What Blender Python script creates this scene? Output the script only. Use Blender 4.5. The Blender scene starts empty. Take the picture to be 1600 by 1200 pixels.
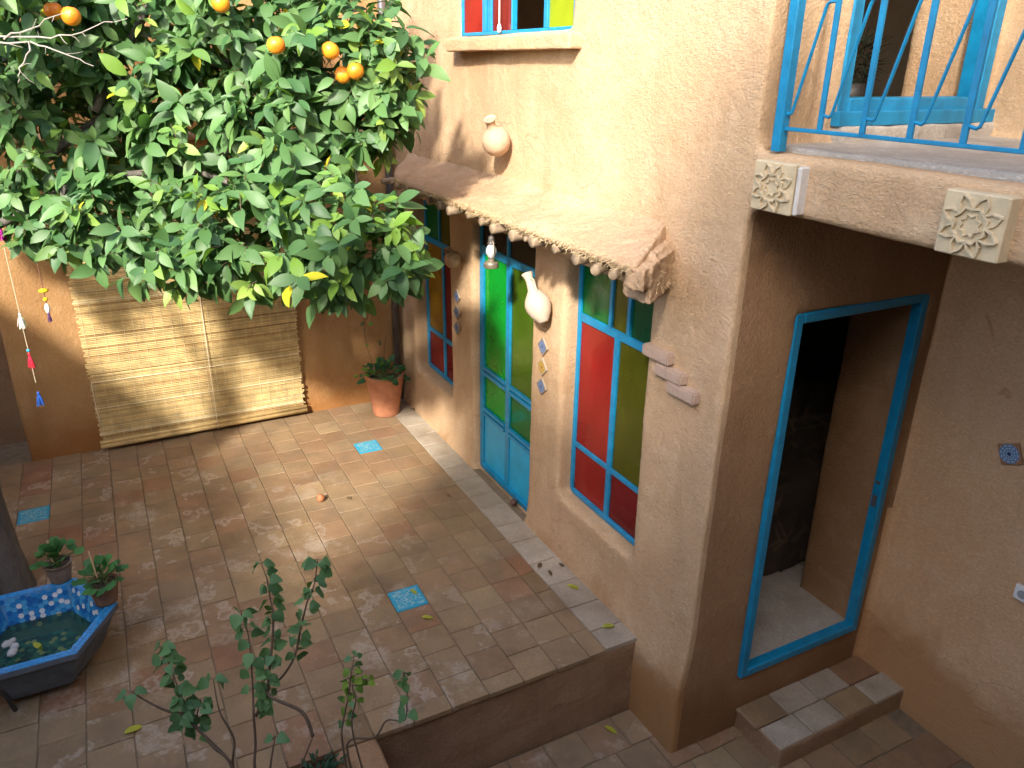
import bpy, bmesh, math, random
import numpy as np
from mathutils import Vector, Matrix, noise
random.seed(7); rng = np.random.default_rng(11)
S = bpy.context.scene
COL = S.collection

# ------------------------------------------------------------------ camera
CAMLOC = Vector((6.613, -2.350, 2.956))
RIGHT = Vector((0.45964, 0.88802, 0.01250)); DOWN = Vector((0.34087, -0.16340, -0.92580)); FWD = Vector((-0.82009, 0.42979, -0.37780))
cam = bpy.data.cameras.new('camera'); camo = bpy.data.objects.new('camera', cam); COL.objects.link(camo)
cam.sensor_width = 36; cam.lens = 1220.8/1600*36; cam.clip_start = 0.05; cam.clip_end = 500
up = -DOWN; back = -FWD
camo.matrix_world = Matrix(((RIGHT.x, up.x, back.x, CAMLOC.x), (RIGHT.y, up.y, back.y, CAMLOC.y), (RIGHT.z, up.z, back.z, CAMLOC.z), (0, 0, 0, 1)))
S.camera = camo
S.render.resolution_x = 1024; S.render.resolution_y = 768

# ------------------------------------------------------------------ sky, sun, exposure
SUN = Vector((1.10, -1.0, 1.0)).normalized()          # towards the sun
w = bpy.data.worlds.new('World'); S.world = w; w.use_nodes = True
nt = w.node_tree; bg = nt.nodes['Background']
sky = nt.nodes.new('ShaderNodeTexSky'); sky.sky_type = 'NISHITA'; sky.sun_disc = False
sky.dust_density = 2.6; sky.ozone_density = 0.6; sky.air_density = 1.0
sky.sun_elevation = math.asin(SUN.z); sky.sun_rotation = math.atan2(SUN.x, SUN.y)
nt.links.new(sky.outputs[0], bg.inputs[0]); bg.inputs[1].default_value = 0.15
sl = bpy.data.lights.new('sun', 'SUN'); sl.energy = 2.35; sl.angle = math.radians(3.6); sl.color = (1.0, 0.93, 0.82)
so = bpy.data.objects.new('sun', sl); COL.objects.link(so); so.rotation_euler = SUN.to_track_quat('Z', 'Y').to_euler(); so.location = (8, -8, 9)
vs = S.view_settings; vs.view_transform = 'Standard'; vs.look = 'None'; vs.exposure = 2.1; vs.gamma = 1.0; vs.use_curve_mapping = False

S.cycles.max_bounces = 6; S.cycles.diffuse_bounces = 4; S.cycles.glossy_bounces = 2; S.cycles.transmission_bounces = 4; S.cycles.transparent_max_bounces = 6

# ------------------------------------------------------------------ helpers
WM = {}
def tag(o, label=None, cat=None, group=None, kind=None):
    if label: o['label'] = label
    if cat: o['category'] = cat
    if group: o['group'] = group
    if kind: o['kind'] = kind
    return o
def empty(name, loc, label=None, cat=None, group=None, parent=None):
    o = bpy.data.objects.new(name, None); COL.objects.link(o); o.location = loc
    o.empty_display_size = 0.1
    WM[o] = Matrix.Translation(loc)
    tag(o, label, cat, group)
    if parent: adopt(o, parent)
    return o
def adopt(o, parent):
    o.parent = parent; o.matrix_parent_inverse = WM[parent].inverted()
def link(name, me, mat, parent=None, mtx=None):
    o = bpy.data.objects.new(name, me); COL.objects.link(o)
    WM[o] = mtx.copy() if mtx is not None else Matrix.Identity(4)
    if mtx is not None: o.matrix_basis = mtx
    if mat and not me.materials: me.materials.append(mat)
    if parent: adopt(o, parent)
    return o

class MB:
    def __init__(s): s.v = []; s.f = []; s.t = []
    def add(s, vs_, fs, tint=None):
        n = len(s.v); s.v += [tuple(p) for p in vs_]; s.f += [tuple(i+n for i in q) for q in fs]
        if tint is not None: s.t += [tint]*len(vs_)
    def box(s, x0, x1, y0, y1, z0, z1, m=None, tint=None):
        vv = [(x0,y0,z0),(x1,y0,z0),(x1,y1,z0),(x0,y1,z0),(x0,y0,z1),(x1,y0,z1),(x1,y1,z1),(x0,y1,z1)]
        if m is not None: vv = [tuple(m @ Vector(p)) for p in vv]
        s.add(vv, [(0,3,2,1),(4,5,6,7),(0,1,5,4),(1,2,6,5),(2,3,7,6),(3,0,4,7)], tint)
        return s
    def tube(s, pts, rad, n=6, tint=None, cap=True):
        pts = [Vector(p) for p in pts]; k = len(pts)
        if not hasattr(rad, '__len__'): rad = [rad]*k
        vv = []; fs = []; ref = None
        for i, p in enumerate(pts):
            d = (pts[min(i+1,k-1)]-pts[max(i-1,0)]).normalized()
            if ref is None: ref = d.orthogonal().normalized()
            ref = (ref - d*ref.dot(d)).normalized(); b = d.cross(ref)
            for j in range(n):
                a = 2*math.pi*j/n; vv.append(p + (ref*math.cos(a)+b*math.sin(a))*rad[i])
        for i in range(k-1):
            for j in range(n):
                fs.append((i*n+j, i*n+(j+1)%n, (i+1)*n+(j+1)%n, (i+1)*n+j))
        if cap: fs.append(tuple(range(n-1,-1,-1))); fs.append(tuple((k-1)*n+j for j in range(n)))
        s.add(vv, fs, tint); return s
    def lathe(s, prof, n=24, m=None, tint=None, jit=0):
        vv = []; fs = []; k = len(prof)
        for r, z in prof:
            for j in range(n):
                a = 2*math.pi*j/n; rr = r*(1+jit*math.sin(3*a+z*9)); vv.append((rr*math.cos(a), rr*math.sin(a), z))
        if m is not None: vv = [tuple(m @ Vector(p)) for p in vv]
        for i in range(k-1):
            for j in range(n): fs.append((i*n+j, i*n+(j+1)%n, (i+1)*n+(j+1)%n, (i+1)*n+j))
        fs.append(tuple(range(n-1,-1,-1))); fs.append(tuple((k-1)*n+j for j in range(n)))
        s.add(vv, fs, tint); return s
    def prism(s, poly, z0, z1, m=None, tint=None):
        n = len(poly); vv = [(x,y,z0) for x,y in poly]+[(x,y,z1) for x,y in poly]
        if m is not None: vv = [tuple(m @ Vector(p)) for p in vv]
        s.add(vv, [tuple(range(n-1,-1,-1)), tuple(range(n,2*n))]+[(i,(i+1)%n,n+(i+1)%n,n+i) for i in range(n)], tint); return s
    def mesh(s, name, smooth=False, bevel=0, seg=1):
        me = bpy.data.meshes.new(name); me.from_pydata(s.v, [], s.f)
        if s.t:
            a = me.color_attributes.new('tint', 'FLOAT_COLOR', 'POINT')
            a.data.foreach_set('color', np.array([(*t, 1.0) for t in s.t], dtype=np.float32).ravel())
        bm = bmesh.new(); bm.from_mesh(me)
        if bevel: bmesh.ops.bevel(bm, geom=bm.edges[:], offset=bevel, segments=seg, affect='EDGES', clamp_overlap=True)
        bmesh.ops.recalc_face_normals(bm, faces=bm.faces[:])
        for f in bm.faces: f.smooth = smooth
        bm.to_mesh(me); bm.free(); me.update(); return me
    def build(s, name, mat, parent=None, smooth=False, bevel=0, seg=1, mtx=None):
        return link(name, s.mesh(name, smooth, bevel, seg), mat, parent, mtx)

def csg(ops):
    """axis-aligned solid from ('+'|'-', x0,x1,y0,y1,z0,z1) -> one closed mesh (verts, faces)"""
    ax = [sorted({o[1+2*i] for o in ops} | {o[2+2*i] for o in ops}) for i in range(3)]
    nx, ny, nz = (len(a)-1 for a in ax)
    F = np.zeros((nx+2, ny+2, nz+2), bool)
    for i in range(nx):
        cx = (ax[0][i]+ax[0][i+1])/2
        for j in range(ny):
            cy = (ax[1][j]+ax[1][j+1])/2
            for k in range(nz):
                cz = (ax[2][k]+ax[2][k+1])/2; v = False
                for o in ops:
                    if o[1] < cx < o[2] and o[3] < cy < o[4] and o[5] < cz < o[6]: v = o[0] == '+'
                F[i+1,j+1,k+1] = v
    idx = {}; vv = []; fs = []
    def V(i, j, k):
        if (i,j,k) not in idx: idx[(i,j,k)] = len(vv); vv.append((ax[0][i],ax[1][j],ax[2][k]))
        return idx[(i,j,k)]
    for i in range(nx):
        for j in range(ny):
            for k in range(nz):
                if not F[i+1,j+1,k+1]: continue
                if not F[i,j+1,k+1]: fs.append((V(i,j,k),V(i,j,k+1),V(i,j+1,k+1),V(i,j+1,k)))
                if not F[i+2,j+1,k+1]: fs.append((V(i+1,j,k),V(i+1,j+1,k),V(i+1,j+1,k+1),V(i+1,j,k+1)))
                if not F[i+1,j,k+1]: fs.append((V(i,j,k),V(i+1,j,k),V(i+1,j,k+1),V(i,j,k+1)))
                if not F[i+1,j+2,k+1]: fs.append((V(i,j+1,k),V(i,j+1,k+1),V(i+1,j+1,k+1),V(i+1,j+1,k)))
                if not F[i+1,j+1,k]: fs.append((V(i,j,k),V(i,j+1,k),V(i+1,j+1,k),V(i+1,j,k)))
                if not F[i+1,j+1,k+2]: fs.append((V(i,j,k+1),V(i+1,j,k+1),V(i+1,j+1,k+1),V(i,j+1,k+1)))
    return vv, fs

def adobe(name, vf, mat, parent=None, vox=0.02, smooth=4, amps=((0.9,.012),(4,.004),(22,.0016)), warp=None):
    """hand-plastered solid: voxel remesh rounds every arris, noise makes it uneven"""
    me = bpy.data.meshes.new(name+'_src'); me.from_pydata(vf[0], [], vf[1])
    ob = bpy.data.objects.new(name+'_src', me); COL.objects.link(ob)
    m = ob.modifiers.new('r', 'REMESH'); m.mode = 'VOXEL'; m.voxel_size = vox
    if smooth:
        m = ob.modifiers.new('s', 'SMOOTH'); m.factor = .5; m.iterations = smooth
    dg = bpy.context.evaluated_depsgraph_get()
    out = bpy.data.meshes.new_from_object(ob.evaluated_get(dg)); out.name = name
    bpy.data.objects.remove(ob); bpy.data.meshes.remove(me)
    n = len(out.vertices); co = np.empty(n*3, np.float32); out.vertices.foreach_get('co', co); co = co.reshape(-1,3)
    no = np.empty(n*3, np.float32); out.vertices.foreach_get('normal', no); no = no.reshape(-1,3)
    d = np.zeros(n, np.float32)
    for i in range(n):
        p = co[i]; s = 0.0
        for fq, am in amps: s += noise.noise((p[0]*fq+3.1, p[1]*fq, p[2]*fq))*am
        d[i] = s
    co = co + no*d[:,None]
    if warp: co = warp(co)
    out.vertices.foreach_set('co', co.ravel().astype(np.float32))
    out.polygons.foreach_set('use_smooth', np.ones(len(out.polygons), bool))
    out.update(); out.materials.clear()
    return link(name, out, mat, parent)

# ------------------------------------------------------------------ materials
def M(name):
    m = bpy.data.materials.new(name); m.use_nodes = True
    return m, m.node_tree, m.node_tree.nodes['Principled BSDF']
def N(t, kind, **kw):
    n = t.nodes.new('ShaderNode'+kind)
    for k, v in kw.items():
        if k in n.inputs: n.inputs[k].default_value = v
        else: setattr(n, k, v)
    return n
def ramp(t, src, stops, interp='LINEAR'):
    r = N(t, 'ValToRGB'); r.color_ramp.interpolation = interp
    e = r.color_ramp.elements
    while len(e) < len(stops): e.new(0.5)
    for q, (p, c) in zip(e, stops):
        q.position = p; q.color = (*c, 1) if hasattr(c, '__len__') else (c, c, c, 1)
    t.links.new(src, r.inputs[0]); return r.outputs[0]
def mix(t, fac, a, b, blend='MIX'):
    n = N(t, 'MixRGB', blend_type=blend)
    for s, i in ((fac,0),(a,1),(b,2)):
        if hasattr(s, 'links'): t.links.new(s, n.inputs[i])
        else: n.inputs[i].default_value = s if i == 0 else (*s, 1)
    return n.outputs[0]
def math_(t, op, a, b=0.0, clamp=False):
    n = N(t, 'Math', operation=op); n.use_clamp = clamp
    for s, i in ((a,0),(b,1)):
        if hasattr(s, 'links'): t.links.new(s, n.inputs[i])
        else: n.inputs[i].default_value = s
    return n.outputs[0]
def bump(t, b, h, strength=.5, dist=.01):
    n = N(t, 'Bump', Strength=strength, Distance=dist); t.links.new(h, n.inputs['Height']); t.links.new(n.outputs[0], b.inputs['Normal']); return n
def noise_(t, vec, scale, detail=4, rough=.6, dist=0):
    n = N(t, 'TexNoise', Scale=scale, Detail=detail, Roughness=rough, Distortion=dist); t.links.new(vec, n.inputs['Vector']); return n.outputs['Fac']
def pos(t): return N(t, 'NewGeometry').outputs['Position']
def simple(name, col, rough=.6, metal=0, spec=.5, nz=None, nscale=30, namp=.25, bmp=0):
    m, t, b = M(name); b.inputs['Roughness'].default_value = rough; b.inputs['Metallic'].default_value = metal
    b.inputs['Specular IOR Level'].default_value = spec
    tc = N(t, 'TexCoord').outputs['Object']
    f = noise_(t, tc, nscale, 5)
    c = mix(t, 1.0, col, ramp(t, f, [(.25, 1-namp), (.75, 1+namp*.4)]), 'MULTIPLY')
    t.links.new(c, b.inputs['Base Color'])
    if bmp: bump(t, b, noise_(t, tc, nscale*3, 4), bmp, .004)
    return m

def plaster(name, base, dark, pale, stain=None, damp=None, straw=.55, crack=False):
    """straw-clay render: blotchy colour, chopped straw relief, optional damp tide at the foot"""
    m, t, b = M(name); b.inputs['Roughness'].default_value = .95; b.inputs['Specular IOR Level'].default_value = .15
    p = pos(t)
    big = noise_(t, p, 1.1, 3, .6, .4); mid = noise_(t, p, 6, 4, .65); fine = noise_(t, p, 80, 1, .7)
    c = mix(t, ramp(t, big, [(.34, 0.), (.68, 1.)]), dark, base)
    c = mix(t, ramp(t, mid, [(.48, 0.), (.78, .55)]), c, pale)
    mpz = N(t, 'Mapping'); mpz.inputs['Scale'].default_value = (4.5, 4.5, .55); t.links.new(p, mpz.inputs['Vector'])
    c = mix(t, ramp(t, noise_(t, mpz.outputs[0], 1.0, 3, .6, .3), [(.52, 0.), (.72, .5)]), c, tuple(x*.78 for x in dark))
    c = mix(t, ramp(t, fine, [(.3, .35), (.55, 0.)]), c, tuple(x*.6 for x in base))
    # straw flecks: stretched noise in three directions
    hs = []
    for k, (rx, ry, rz) in enumerate(((.4,.3,.5),(1.6,.9,-.4))):
        mp = N(t, 'Mapping'); mp.inputs['Rotation'].default_value = (rx, ry, rz); mp.inputs['Scale'].default_value = (38, 230, 230)
        t.links.new(p, mp.inputs['Vector'])
        nn = N(t, 'TexNoise', Scale=1.0, Detail=0.0, Roughness=.4); t.links.new(mp.outputs[0], nn.inputs['Vector'])
        hs.append(ramp(t, nn.outputs['Fac'], [(.69, 0.), (.77, 1.)]))
    h = math_(t, 'MAXIMUM', hs[0], hs[1])
    c = mix(t, math_(t, 'MULTIPLY', h, .3), c, tuple(min(1, x*1.35+.03) for x in pale))
    if crack:  # a few hairline cracks where the render has dried
        dv = N(t, 'VectorMath', operation='ADD'); nz = N(t, 'TexNoise', Scale=3.5, Detail=2.0); t.links.new(p, nz.inputs['Vector'])
        sc_n = N(t, 'VectorMath', operation='SCALE'); sc_n.inputs['Scale'].default_value = .38; t.links.new(nz.outputs['Color'], sc_n.inputs[0]); t.links.new(p, dv.inputs[0]); t.links.new(sc_n.outputs[0], dv.inputs[1])
        vo = N(t, 'TexVoronoi', Scale=1.25); vo.feature = 'DISTANCE_TO_EDGE'; t.links.new(dv.outputs[0], vo.inputs['Vector'])
        ck = math_(t, 'MULTIPLY', ramp(t, vo.outputs['Distance'], [(.0010, 1.), (.0045, 0.)]), ramp(t, big, [(.50, 0.), (.64, 1.)]))
        c = mix(t, math_(t, 'MULTIPLY', ck, .55), c, tuple(x*.45 for x in dark))
    if damp:   # (z of the tide line, colour): damp clay along the foot of the wall with an uneven edge
        z0, dc, amp = damp
        sx = N(t, 'SeparateXYZ'); t.links.new(p, sx.inputs[0])
        zz = math_(t, 'ADD', sx.outputs[2], math_(t, 'MULTIPLY', math_(t, 'SUBTRACT', noise_(t, p, 2.2, 4, .6, .5), .5), amp))
        k = ramp(t, math_(t, 'ADD', math_(t, 'MULTIPLY', math_(t, 'SUBTRACT', zz, z0), 1.2), .5), [(.20, 1.), (.56, 0.)])
        c = mix(t, math_(t, 'MULTIPLY', k, .85), c, dc)
        salt = ramp(t, noise_(t, p, 3.3, 4, .7, .6), [(.60, 0.), (.72, 1.)])
        c = mix(t, math_(t, 'MULTIPLY', math_(t, 'MULTIPLY', salt, ramp(t, math_(t, 'SUBTRACT', sx.outputs[2], z0-.75), [(0., 1.), (.6, 0.)])), .5), c, (.50, .42, .34))
    if stain:
        k = ramp(t, noise_(t, p, 2.6, 3, .5, 1.2), [(.66, 0.), (.70, .8), (.78, .6)])
        c = mix(t, math_(t, 'MULTIPLY', k, .6), c, stain)
    t.links.new(c, b.inputs['Base Color'])
    grain = noise_(t, p, 28, 2, .7)
    hh = math_(t, 'ADD', math_(t, 'ADD', math_(t, 'MULTIPLY', fine, .45), math_(t, 'MULTIPLY', grain, .9)), math_(t, 'ADD', math_(t, 'MULTIPLY', mid, 1.0), math_(t, 'MULTIPLY', h, straw*.6)))
    bump(t, b, hh, .8, .008)
    return m

PL = plaster('clay_render', (.53,.365,.225), (.44,.285,.16), (.60,.45,.305), damp=(.04, (.30,.15,.055), .9), crack=True)
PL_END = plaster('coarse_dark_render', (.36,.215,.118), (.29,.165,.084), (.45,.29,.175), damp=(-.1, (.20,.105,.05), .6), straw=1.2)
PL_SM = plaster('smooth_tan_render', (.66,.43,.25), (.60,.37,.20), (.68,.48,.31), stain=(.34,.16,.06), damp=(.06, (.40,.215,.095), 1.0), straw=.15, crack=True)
PL_BACK = plaster('ochre_render', (.40,.235,.105), (.31,.165,.065), (.46,.295,.15), damp=(.35, (.27,.115,.035), .6))
PL_DARK = plaster('riser_render', (.30,.19,.115), (.22,.13,.075), (.40,.28,.19))
PL_CAN = plaster('canopy_mud', (.46,.31,.195), (.37,.235,.135), (.53,.39,.265), straw=1.3)
CONC = plaster('concrete_screed', (.42,.38,.34), (.34,.30,.26), (.52,.49,.45), straw=.1)
BLUE = simple('blue_paint', (.006,.225,.445), .38, nscale=18, namp=.3, bmp=.12)
BLUE_D = simple('door_panel_paint', (.012,.36,.64), .4, nscale=6, namp=.25, bmp=.08)
LOG = simple('log_wood', (.29,.21,.135), .8, nscale=25, namp=.4, bmp=.4)
TERRA = simple('terracotta', (.42,.17,.085), .8, nscale=14, namp=.35, bmp=.25)
TERRA_G = simple('old_terracotta', (.27,.19,.14), .85, nscale=12, namp=.35, bmp=.25)
CLAY = simple('jug_clay', (.47,.33,.22), .8, nscale=16, namp=.25, bmp=.3)
CLAY_B = simple('brown_jug_clay', (.36,.22,.13), .85, nscale=16, namp=.3, bmp=.3)
CLAY_W = simple('white_jug_glaze', (.46,.38,.29), .8, nscale=10, namp=.15, bmp=.2)
SOIL = simple('soil', (.07,.05,.035), .95, nscale=40, namp=.6, bmp=1.0)
PIPE = simple('dark_pipe', (.16,.15,.16), .3, metal=.6, nscale=9, namp=.3)
PIPE_W = simple('grey_pipe', (.55,.55,.55), .35, nscale=9, namp=.2)
STEEL = simple('grey_steel', (.10,.11,.12), .5, metal=.3)
WHITE = simple('white_plastic', (.8,.8,.78), .4, namp=.05)
RELIEF = simple('carved_plaster', (.56,.45,.29), .85, nscale=22, namp=.2, bmp=.35)
BRICKP = simple('pale_brick', (.43,.31,.24), .9, nscale=25, namp=.2, bmp=.4)
STRAW = simple('straw', (.50,.37,.20), .85)
INT = simple('interior_plaster', (.40,.30,.20), .9, nscale=4)
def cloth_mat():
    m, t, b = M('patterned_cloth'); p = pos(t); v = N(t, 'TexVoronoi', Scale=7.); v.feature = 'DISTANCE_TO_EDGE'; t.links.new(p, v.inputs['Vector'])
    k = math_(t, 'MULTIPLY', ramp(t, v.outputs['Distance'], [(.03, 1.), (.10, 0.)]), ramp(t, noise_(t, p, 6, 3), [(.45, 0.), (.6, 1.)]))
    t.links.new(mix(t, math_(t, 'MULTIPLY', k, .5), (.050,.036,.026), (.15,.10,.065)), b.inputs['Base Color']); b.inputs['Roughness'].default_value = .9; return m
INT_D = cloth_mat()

def tinted(name, rough=.5, trans=.0, spec=.5, nscale=0, gain=1.0, bmp=0):
    m, t, b = M(name); a = N(t, 'Attribute', attribute_name='tint'); c = a.outputs['Color']
    tc = N(t, 'TexCoord').outputs['Object']
    if nscale: c = mix(t, 1.0, c, ramp(t, noise_(t, tc, nscale, 3), [(.3, .75), (.7, 1.15)]), 'MULTIPLY')
    t.links.new(c, b.inputs['Base Color']); b.inputs['Roughness'].default_value = rough; b.inputs['Specular IOR Level'].default_value = spec
    if bmp: bump(t, b, noise_(t, tc, 120, 2), bmp, .002)
    if trans:
        o = t.nodes['Material Output']; tr = N(t, 'BsdfTranslucent')
        t.links.new(mix(t, 1.0, c, (1.3,1.5,.7), 'MULTIPLY'), tr.inputs[0])
        ms = N(t, 'MixShader', Fac=trans); t.links.new(b.outputs[0], ms.inputs[1]); t.links.new(tr.outputs[0], ms.inputs[2]); t.links.new(ms.outputs[0], o.inputs[0])
    return m
LEAF = tinted('citrus_leaf', .48, .25, .35, 0)
LEAF_S = tinted('soft_leaf', .6, .25, .35, 0)
BAMBOO = tinted('bamboo', .6, 0, .35, 12)
YARN = tinted('yarn', .95, 0, .1)

def bark(name, a, b_, sc):
    m, t, b = M(name); tc = N(t, 'TexCoord').outputs['Object']
    mp = N(t, 'Mapping'); mp.inputs['Scale'].default_value = (1, 1, .35); t.links.new(tc, mp.inputs[0])
    f = noise_(t, mp.outputs[0], sc, 7, .7, .6)
    t.links.new(ramp(t, f, [(.3, a), (.7, b_)]), b.inputs['Base Color']); b.inputs['Roughness'].default_value = .9
    bump(t, b, f, .9, .02); return m
BARK = bark('trunk_bark', (.045,.040,.036), (.17,.15,.13), 14)
TWIG = simple('brown_twig', (.10,.065,.04), .8, nscale=30, namp=.4)
TWIG_W = simple('dead_twig', (.30,.275,.24), .9, nscale=30, namp=.3)
GREENSTEM = simple('green_stem', (.10,.14,.04), .7)

def orange_mat():
    m, t, b = M('orange_peel'); b.inputs['Base Color'].default_value = (.80,.23,.012,1); b.inputs['Roughness'].default_value = .42
    tc = N(t, 'TexCoord').outputs['Object']
    t.links.new(ramp(t, noise_(t, tc, 9, 2), [(.3, (.72,.15,.010)), (.7, (.86,.34,.02))]), b.inputs['Base Color'])
    v = N(t, 'TexVoronoi', Scale=160.); t.links.new(tc, v.inputs['Vector']); bump(t, b, v.outputs['Distance'], .25, .002); return m
ORANGE = orange_mat()

def pane_mat(name, col, rough=.05, see=.42):
    m, t, b = M(name); o = t.nodes['Material Output']
    b.inputs['Base Color'].default_value = (*col, 1); b.inputs['Roughness'].default_value = rough; b.inputs['Specular IOR Level'].default_value = .5
    p = pos(t); bump(t, b, noise_(t, p, 5, 2), .10, .02)
    n1 = noise_(t, p, 2.2, 3, .6, .6)
    t.links.new(mix(t, 1.0, col, ramp(t, n1, [(.3, .78), (.72, 1.18)]), 'MULTIPLY'), b.inputs['Base Color'])
    t.links.new(ramp(t, noise_(t, p, 14, 4), [(.4, rough), (.75, rough+.16)]), b.inputs['Roughness'])
    tr = N(t, 'BsdfTransparent'); tr.inputs[0].default_value = (*[min(1, c*2.2+.02) for c in col], 1)
    ms = N(t, 'MixShader', Fac=see); t.links.new(b.outputs[0], ms.inputs[1]); t.links.new(tr.outputs[0], ms.inputs[2]); t.links.new(ms.outputs[0], o.inputs[0])
    return m
G_RED = pane_mat('red_glass', (.36,.025,.02)); G_GREEN = pane_mat('green_glass', (.006,.20,.045)); G_OLIVE = pane_mat('olive_glass', (.115,.12,.010)); G_MOSS = pane_mat('moss_glass', (.075,.16,.010))
G_AMBER = pane_mat('amber_glass', (.34,.19,.012)); G_EMER = pane_mat('emerald_glass', (.008,.38,.04)); G_LIME = pane_mat('lime_glass', (.34,.42,.02)); G_SMOKE = pane_mat('smoked_glass', (.05,.035,.025))
G_WINE = pane_mat('wine_glass', (.24,.018,.02)); G_DKGREEN = pane_mat('bottle_green_glass', (.01,.12,.05))

def tile_mat(name, cols, salt=.5, rough=.75):
    m, t, b = M(name); b.inputs['Specular IOR Level'].default_value = .3
    oi = N(t, 'ObjectInfo').outputs['Random']; p = pos(t)
    off = N(t, 'VectorMath', operation='ADD'); t.links.new(p, off.inputs[0])
    cmb = N(t, 'CombineXYZ'); t.links.new(math_(t, 'MULTIPLY', oi, 37.), cmb.inputs[2]); t.links.new(cmb.outputs[0], off.inputs[1])
    q = off.outputs[0]
    c = ramp(t, oi, [(i/(len(cols)-1)*.98+.01, k) for i, k in enumerate(cols)])
    fine = noise_(t, p, 55, 3, .7)
    c = mix(t, 1.0, c, ramp(t, noise_(t, q, 5, 3, .6), [(.3, .80), (.7, 1.14)]), 'MULTIPLY')
    c = mix(t, 1.0, c, ramp(t, fine, [(.3, .80), (.7, 1.14)]), 'MULTIPLY')
    c = mix(t, ramp(t, noise_(t, p, 1.6, 3), [(.35, 0.), (.7, .5)]), c, (.225,.168,.108))
    # soot and footwear grime in broad smudges
    c = mix(t, ramp(t, noise_(t, p, 3.1, 4, .6), [(.52, 0.), (.72, .45)]), c, (.13,.092,.06))
    # lime bloom: hollow blotches and worn patches, more of it around the basin
    f = noise_(t, q, 5.5, 3, .55)
    ring = ramp(t, f, [(.56, 0.), (.59, .8), (.62, .75), (.66, .05)])
    patch = ramp(t, noise_(t, p, 2.6, 5, .7), [(.56, 0.), (.66, .9)])
    sx = N(t, 'SeparateXYZ'); t.links.new(p, sx.inputs[0])
    near = ramp(t, math_(t, 'ADD', math_(t, 'MULTIPLY', sx.outputs[1], -.34), math_(t, 'ADD', math_(t, 'MULTIPLY', sx.outputs[0], .14), math_(t, 'MULTIPLY', noise_(t, p, 1.2, 2), .3))), [(.62, .04), (1.15, 1.)])
    gate = ramp(t, math_(t, 'FRACT', math_(t, 'MULTIPLY', oi, 7.31)), [(.45, 0.), (.5, 1.)])
    k = math_(t, 'MULTIPLY', math_(t, 'MULTIPLY', math_(t, 'MAXIMUM', math_(t, 'MULTIPLY', ring, gate), patch), near), salt, True)
    k = math_(t, 'MULTIPLY', k, ramp(t, fine, [(.3, .4), (.6, 1.)]))
    c = mix(t, k, c, (.42,.355,.28))
    t.links.new(c, b.inputs['Base Color'])
    t.links.new(ramp(t, fine, [(.3, rough-.25), (.7, rough+.1)]), b.inputs['Roughness'])
    bump(t, b, math_(t, 'ADD', noise_(t, q, 12, 3, .6), math_(t, 'MULTIPLY', fine, .35)), .5, .007)
    return m
TILE = tile_mat('clay_paver', salt=.68, cols=[(.255,.167,.088),(.21,.132,.068),(.275,.187,.100),(.225,.128,.066),(.265,.177,.094),(.235,.115,.060),(.285,.197,.106)])
TILE_E = tile_mat('edge_paver', [(.40,.345,.27),(.33,.28,.22),(.42,.365,.295),(.36,.28,.215)], .8)
GROUT = simple('joint_mortar', (.20,.145,.09), .95, nscale=20, namp=.35, bmp=.4)
GRND = simple('earth_ground', (.22,.17,.12), .95, nscale=6, namp=.4, bmp=.5)

def blue_tile():
    m, t, b = M('turquoise_tile'); tc = N(t, 'TexCoord').outputs['Object']; b.inputs['Roughness'].default_value = .3
    v = N(t, 'TexVoronoi', Scale=38.); v.feature = 'DISTANCE_TO_EDGE'; t.links.new(tc, v.inputs['Vector'])
    sx = N(t, 'SeparateXYZ'); t.links.new(tc, sx.inputs[0])
    edge = math_(t, 'MAXIMUM', math_(t, 'ABSOLUTE', sx.outputs[0]), math_(t, 'ABSOLUTE', sx.outputs[1]))
    k = math_(t, 'MULTIPLY', ramp(t, v.outputs['Distance'], [(.05, 1.), (.14, 0.)]), ramp(t, edge, [(.078, 1.), (.084, 0.)]))
    k = math_(t, 'MULTIPLY', k, ramp(t, noise_(t, tc, 25, 4), [(.35, 0.), (.6, 1.)]))
    t.links.new(mix(t, math_(t, 'MULTIPLY', k, .8), (.015,.27,.42), (.42,.50,.46)), b.inputs['Base Color'])
    bump(t, b, k, .3, .003); return m
BTILE = blue_tile()

def mandala(name, ground, petal, core, border):
    m, t, b = M(name); tc = N(t, 'TexCoord').outputs['Object']; b.inputs['Roughness'].default_value = .25
    sx = N(t, 'SeparateXYZ'); t.links.new(tc, sx.inputs[0]); x, z = sx.outputs[0], sx.outputs[1]
    r = math_(t, 'SQRT', math_(t, 'ADD', math_(t, 'MULTIPLY', x, x), math_(t, 'MULTIPLY', z, z)))
    an = math_(t, 'ARCTAN2', z, x)
    pet = math_(t, 'ADD', math_(t, 'MULTIPLY', math_(t, 'COSINE', math_(t, 'MULTIPLY', an, 8.)), .5), .5)
    w1 = math_(t, 'ADD', math_(t, 'MULTIPLY', math_(t, 'SINE', math_(t, 'ADD', math_(t, 'MULTIPLY', r, 620.), math_(t, 'MULTIPLY', pet, 2.6))), .5), .5)
    c = mix(t, ramp(t, w1, [(.45, 0.), (.55, 1.)]), ground, petal)
    c = mix(t, ramp(t, math_(t, 'MULTIPLY', math_(t, 'COSINE', math_(t, 'MULTIPLY', an, 12.)), w1), [(.55, 0.), (.7, 1.)]), c, core)
    c = mix(t, ramp(t, r, [(.006, 1.), (.009, 0.)]), c, core)
    c = mix(t, ramp(t, r, [(.036, 0.), (.041, 1.)]), c, border)
    edge = math_(t, 'MAXIMUM', math_(t, 'ABSOLUTE', x), math_(t, 'ABSOLUTE', z))
    c = mix(t, ramp(t, edge, [(.0375, 0.), (.0395, 1.)]), c, (.36,.29,.22))
    t.links.new(c, b.inputs['Base Color']); return m
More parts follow.
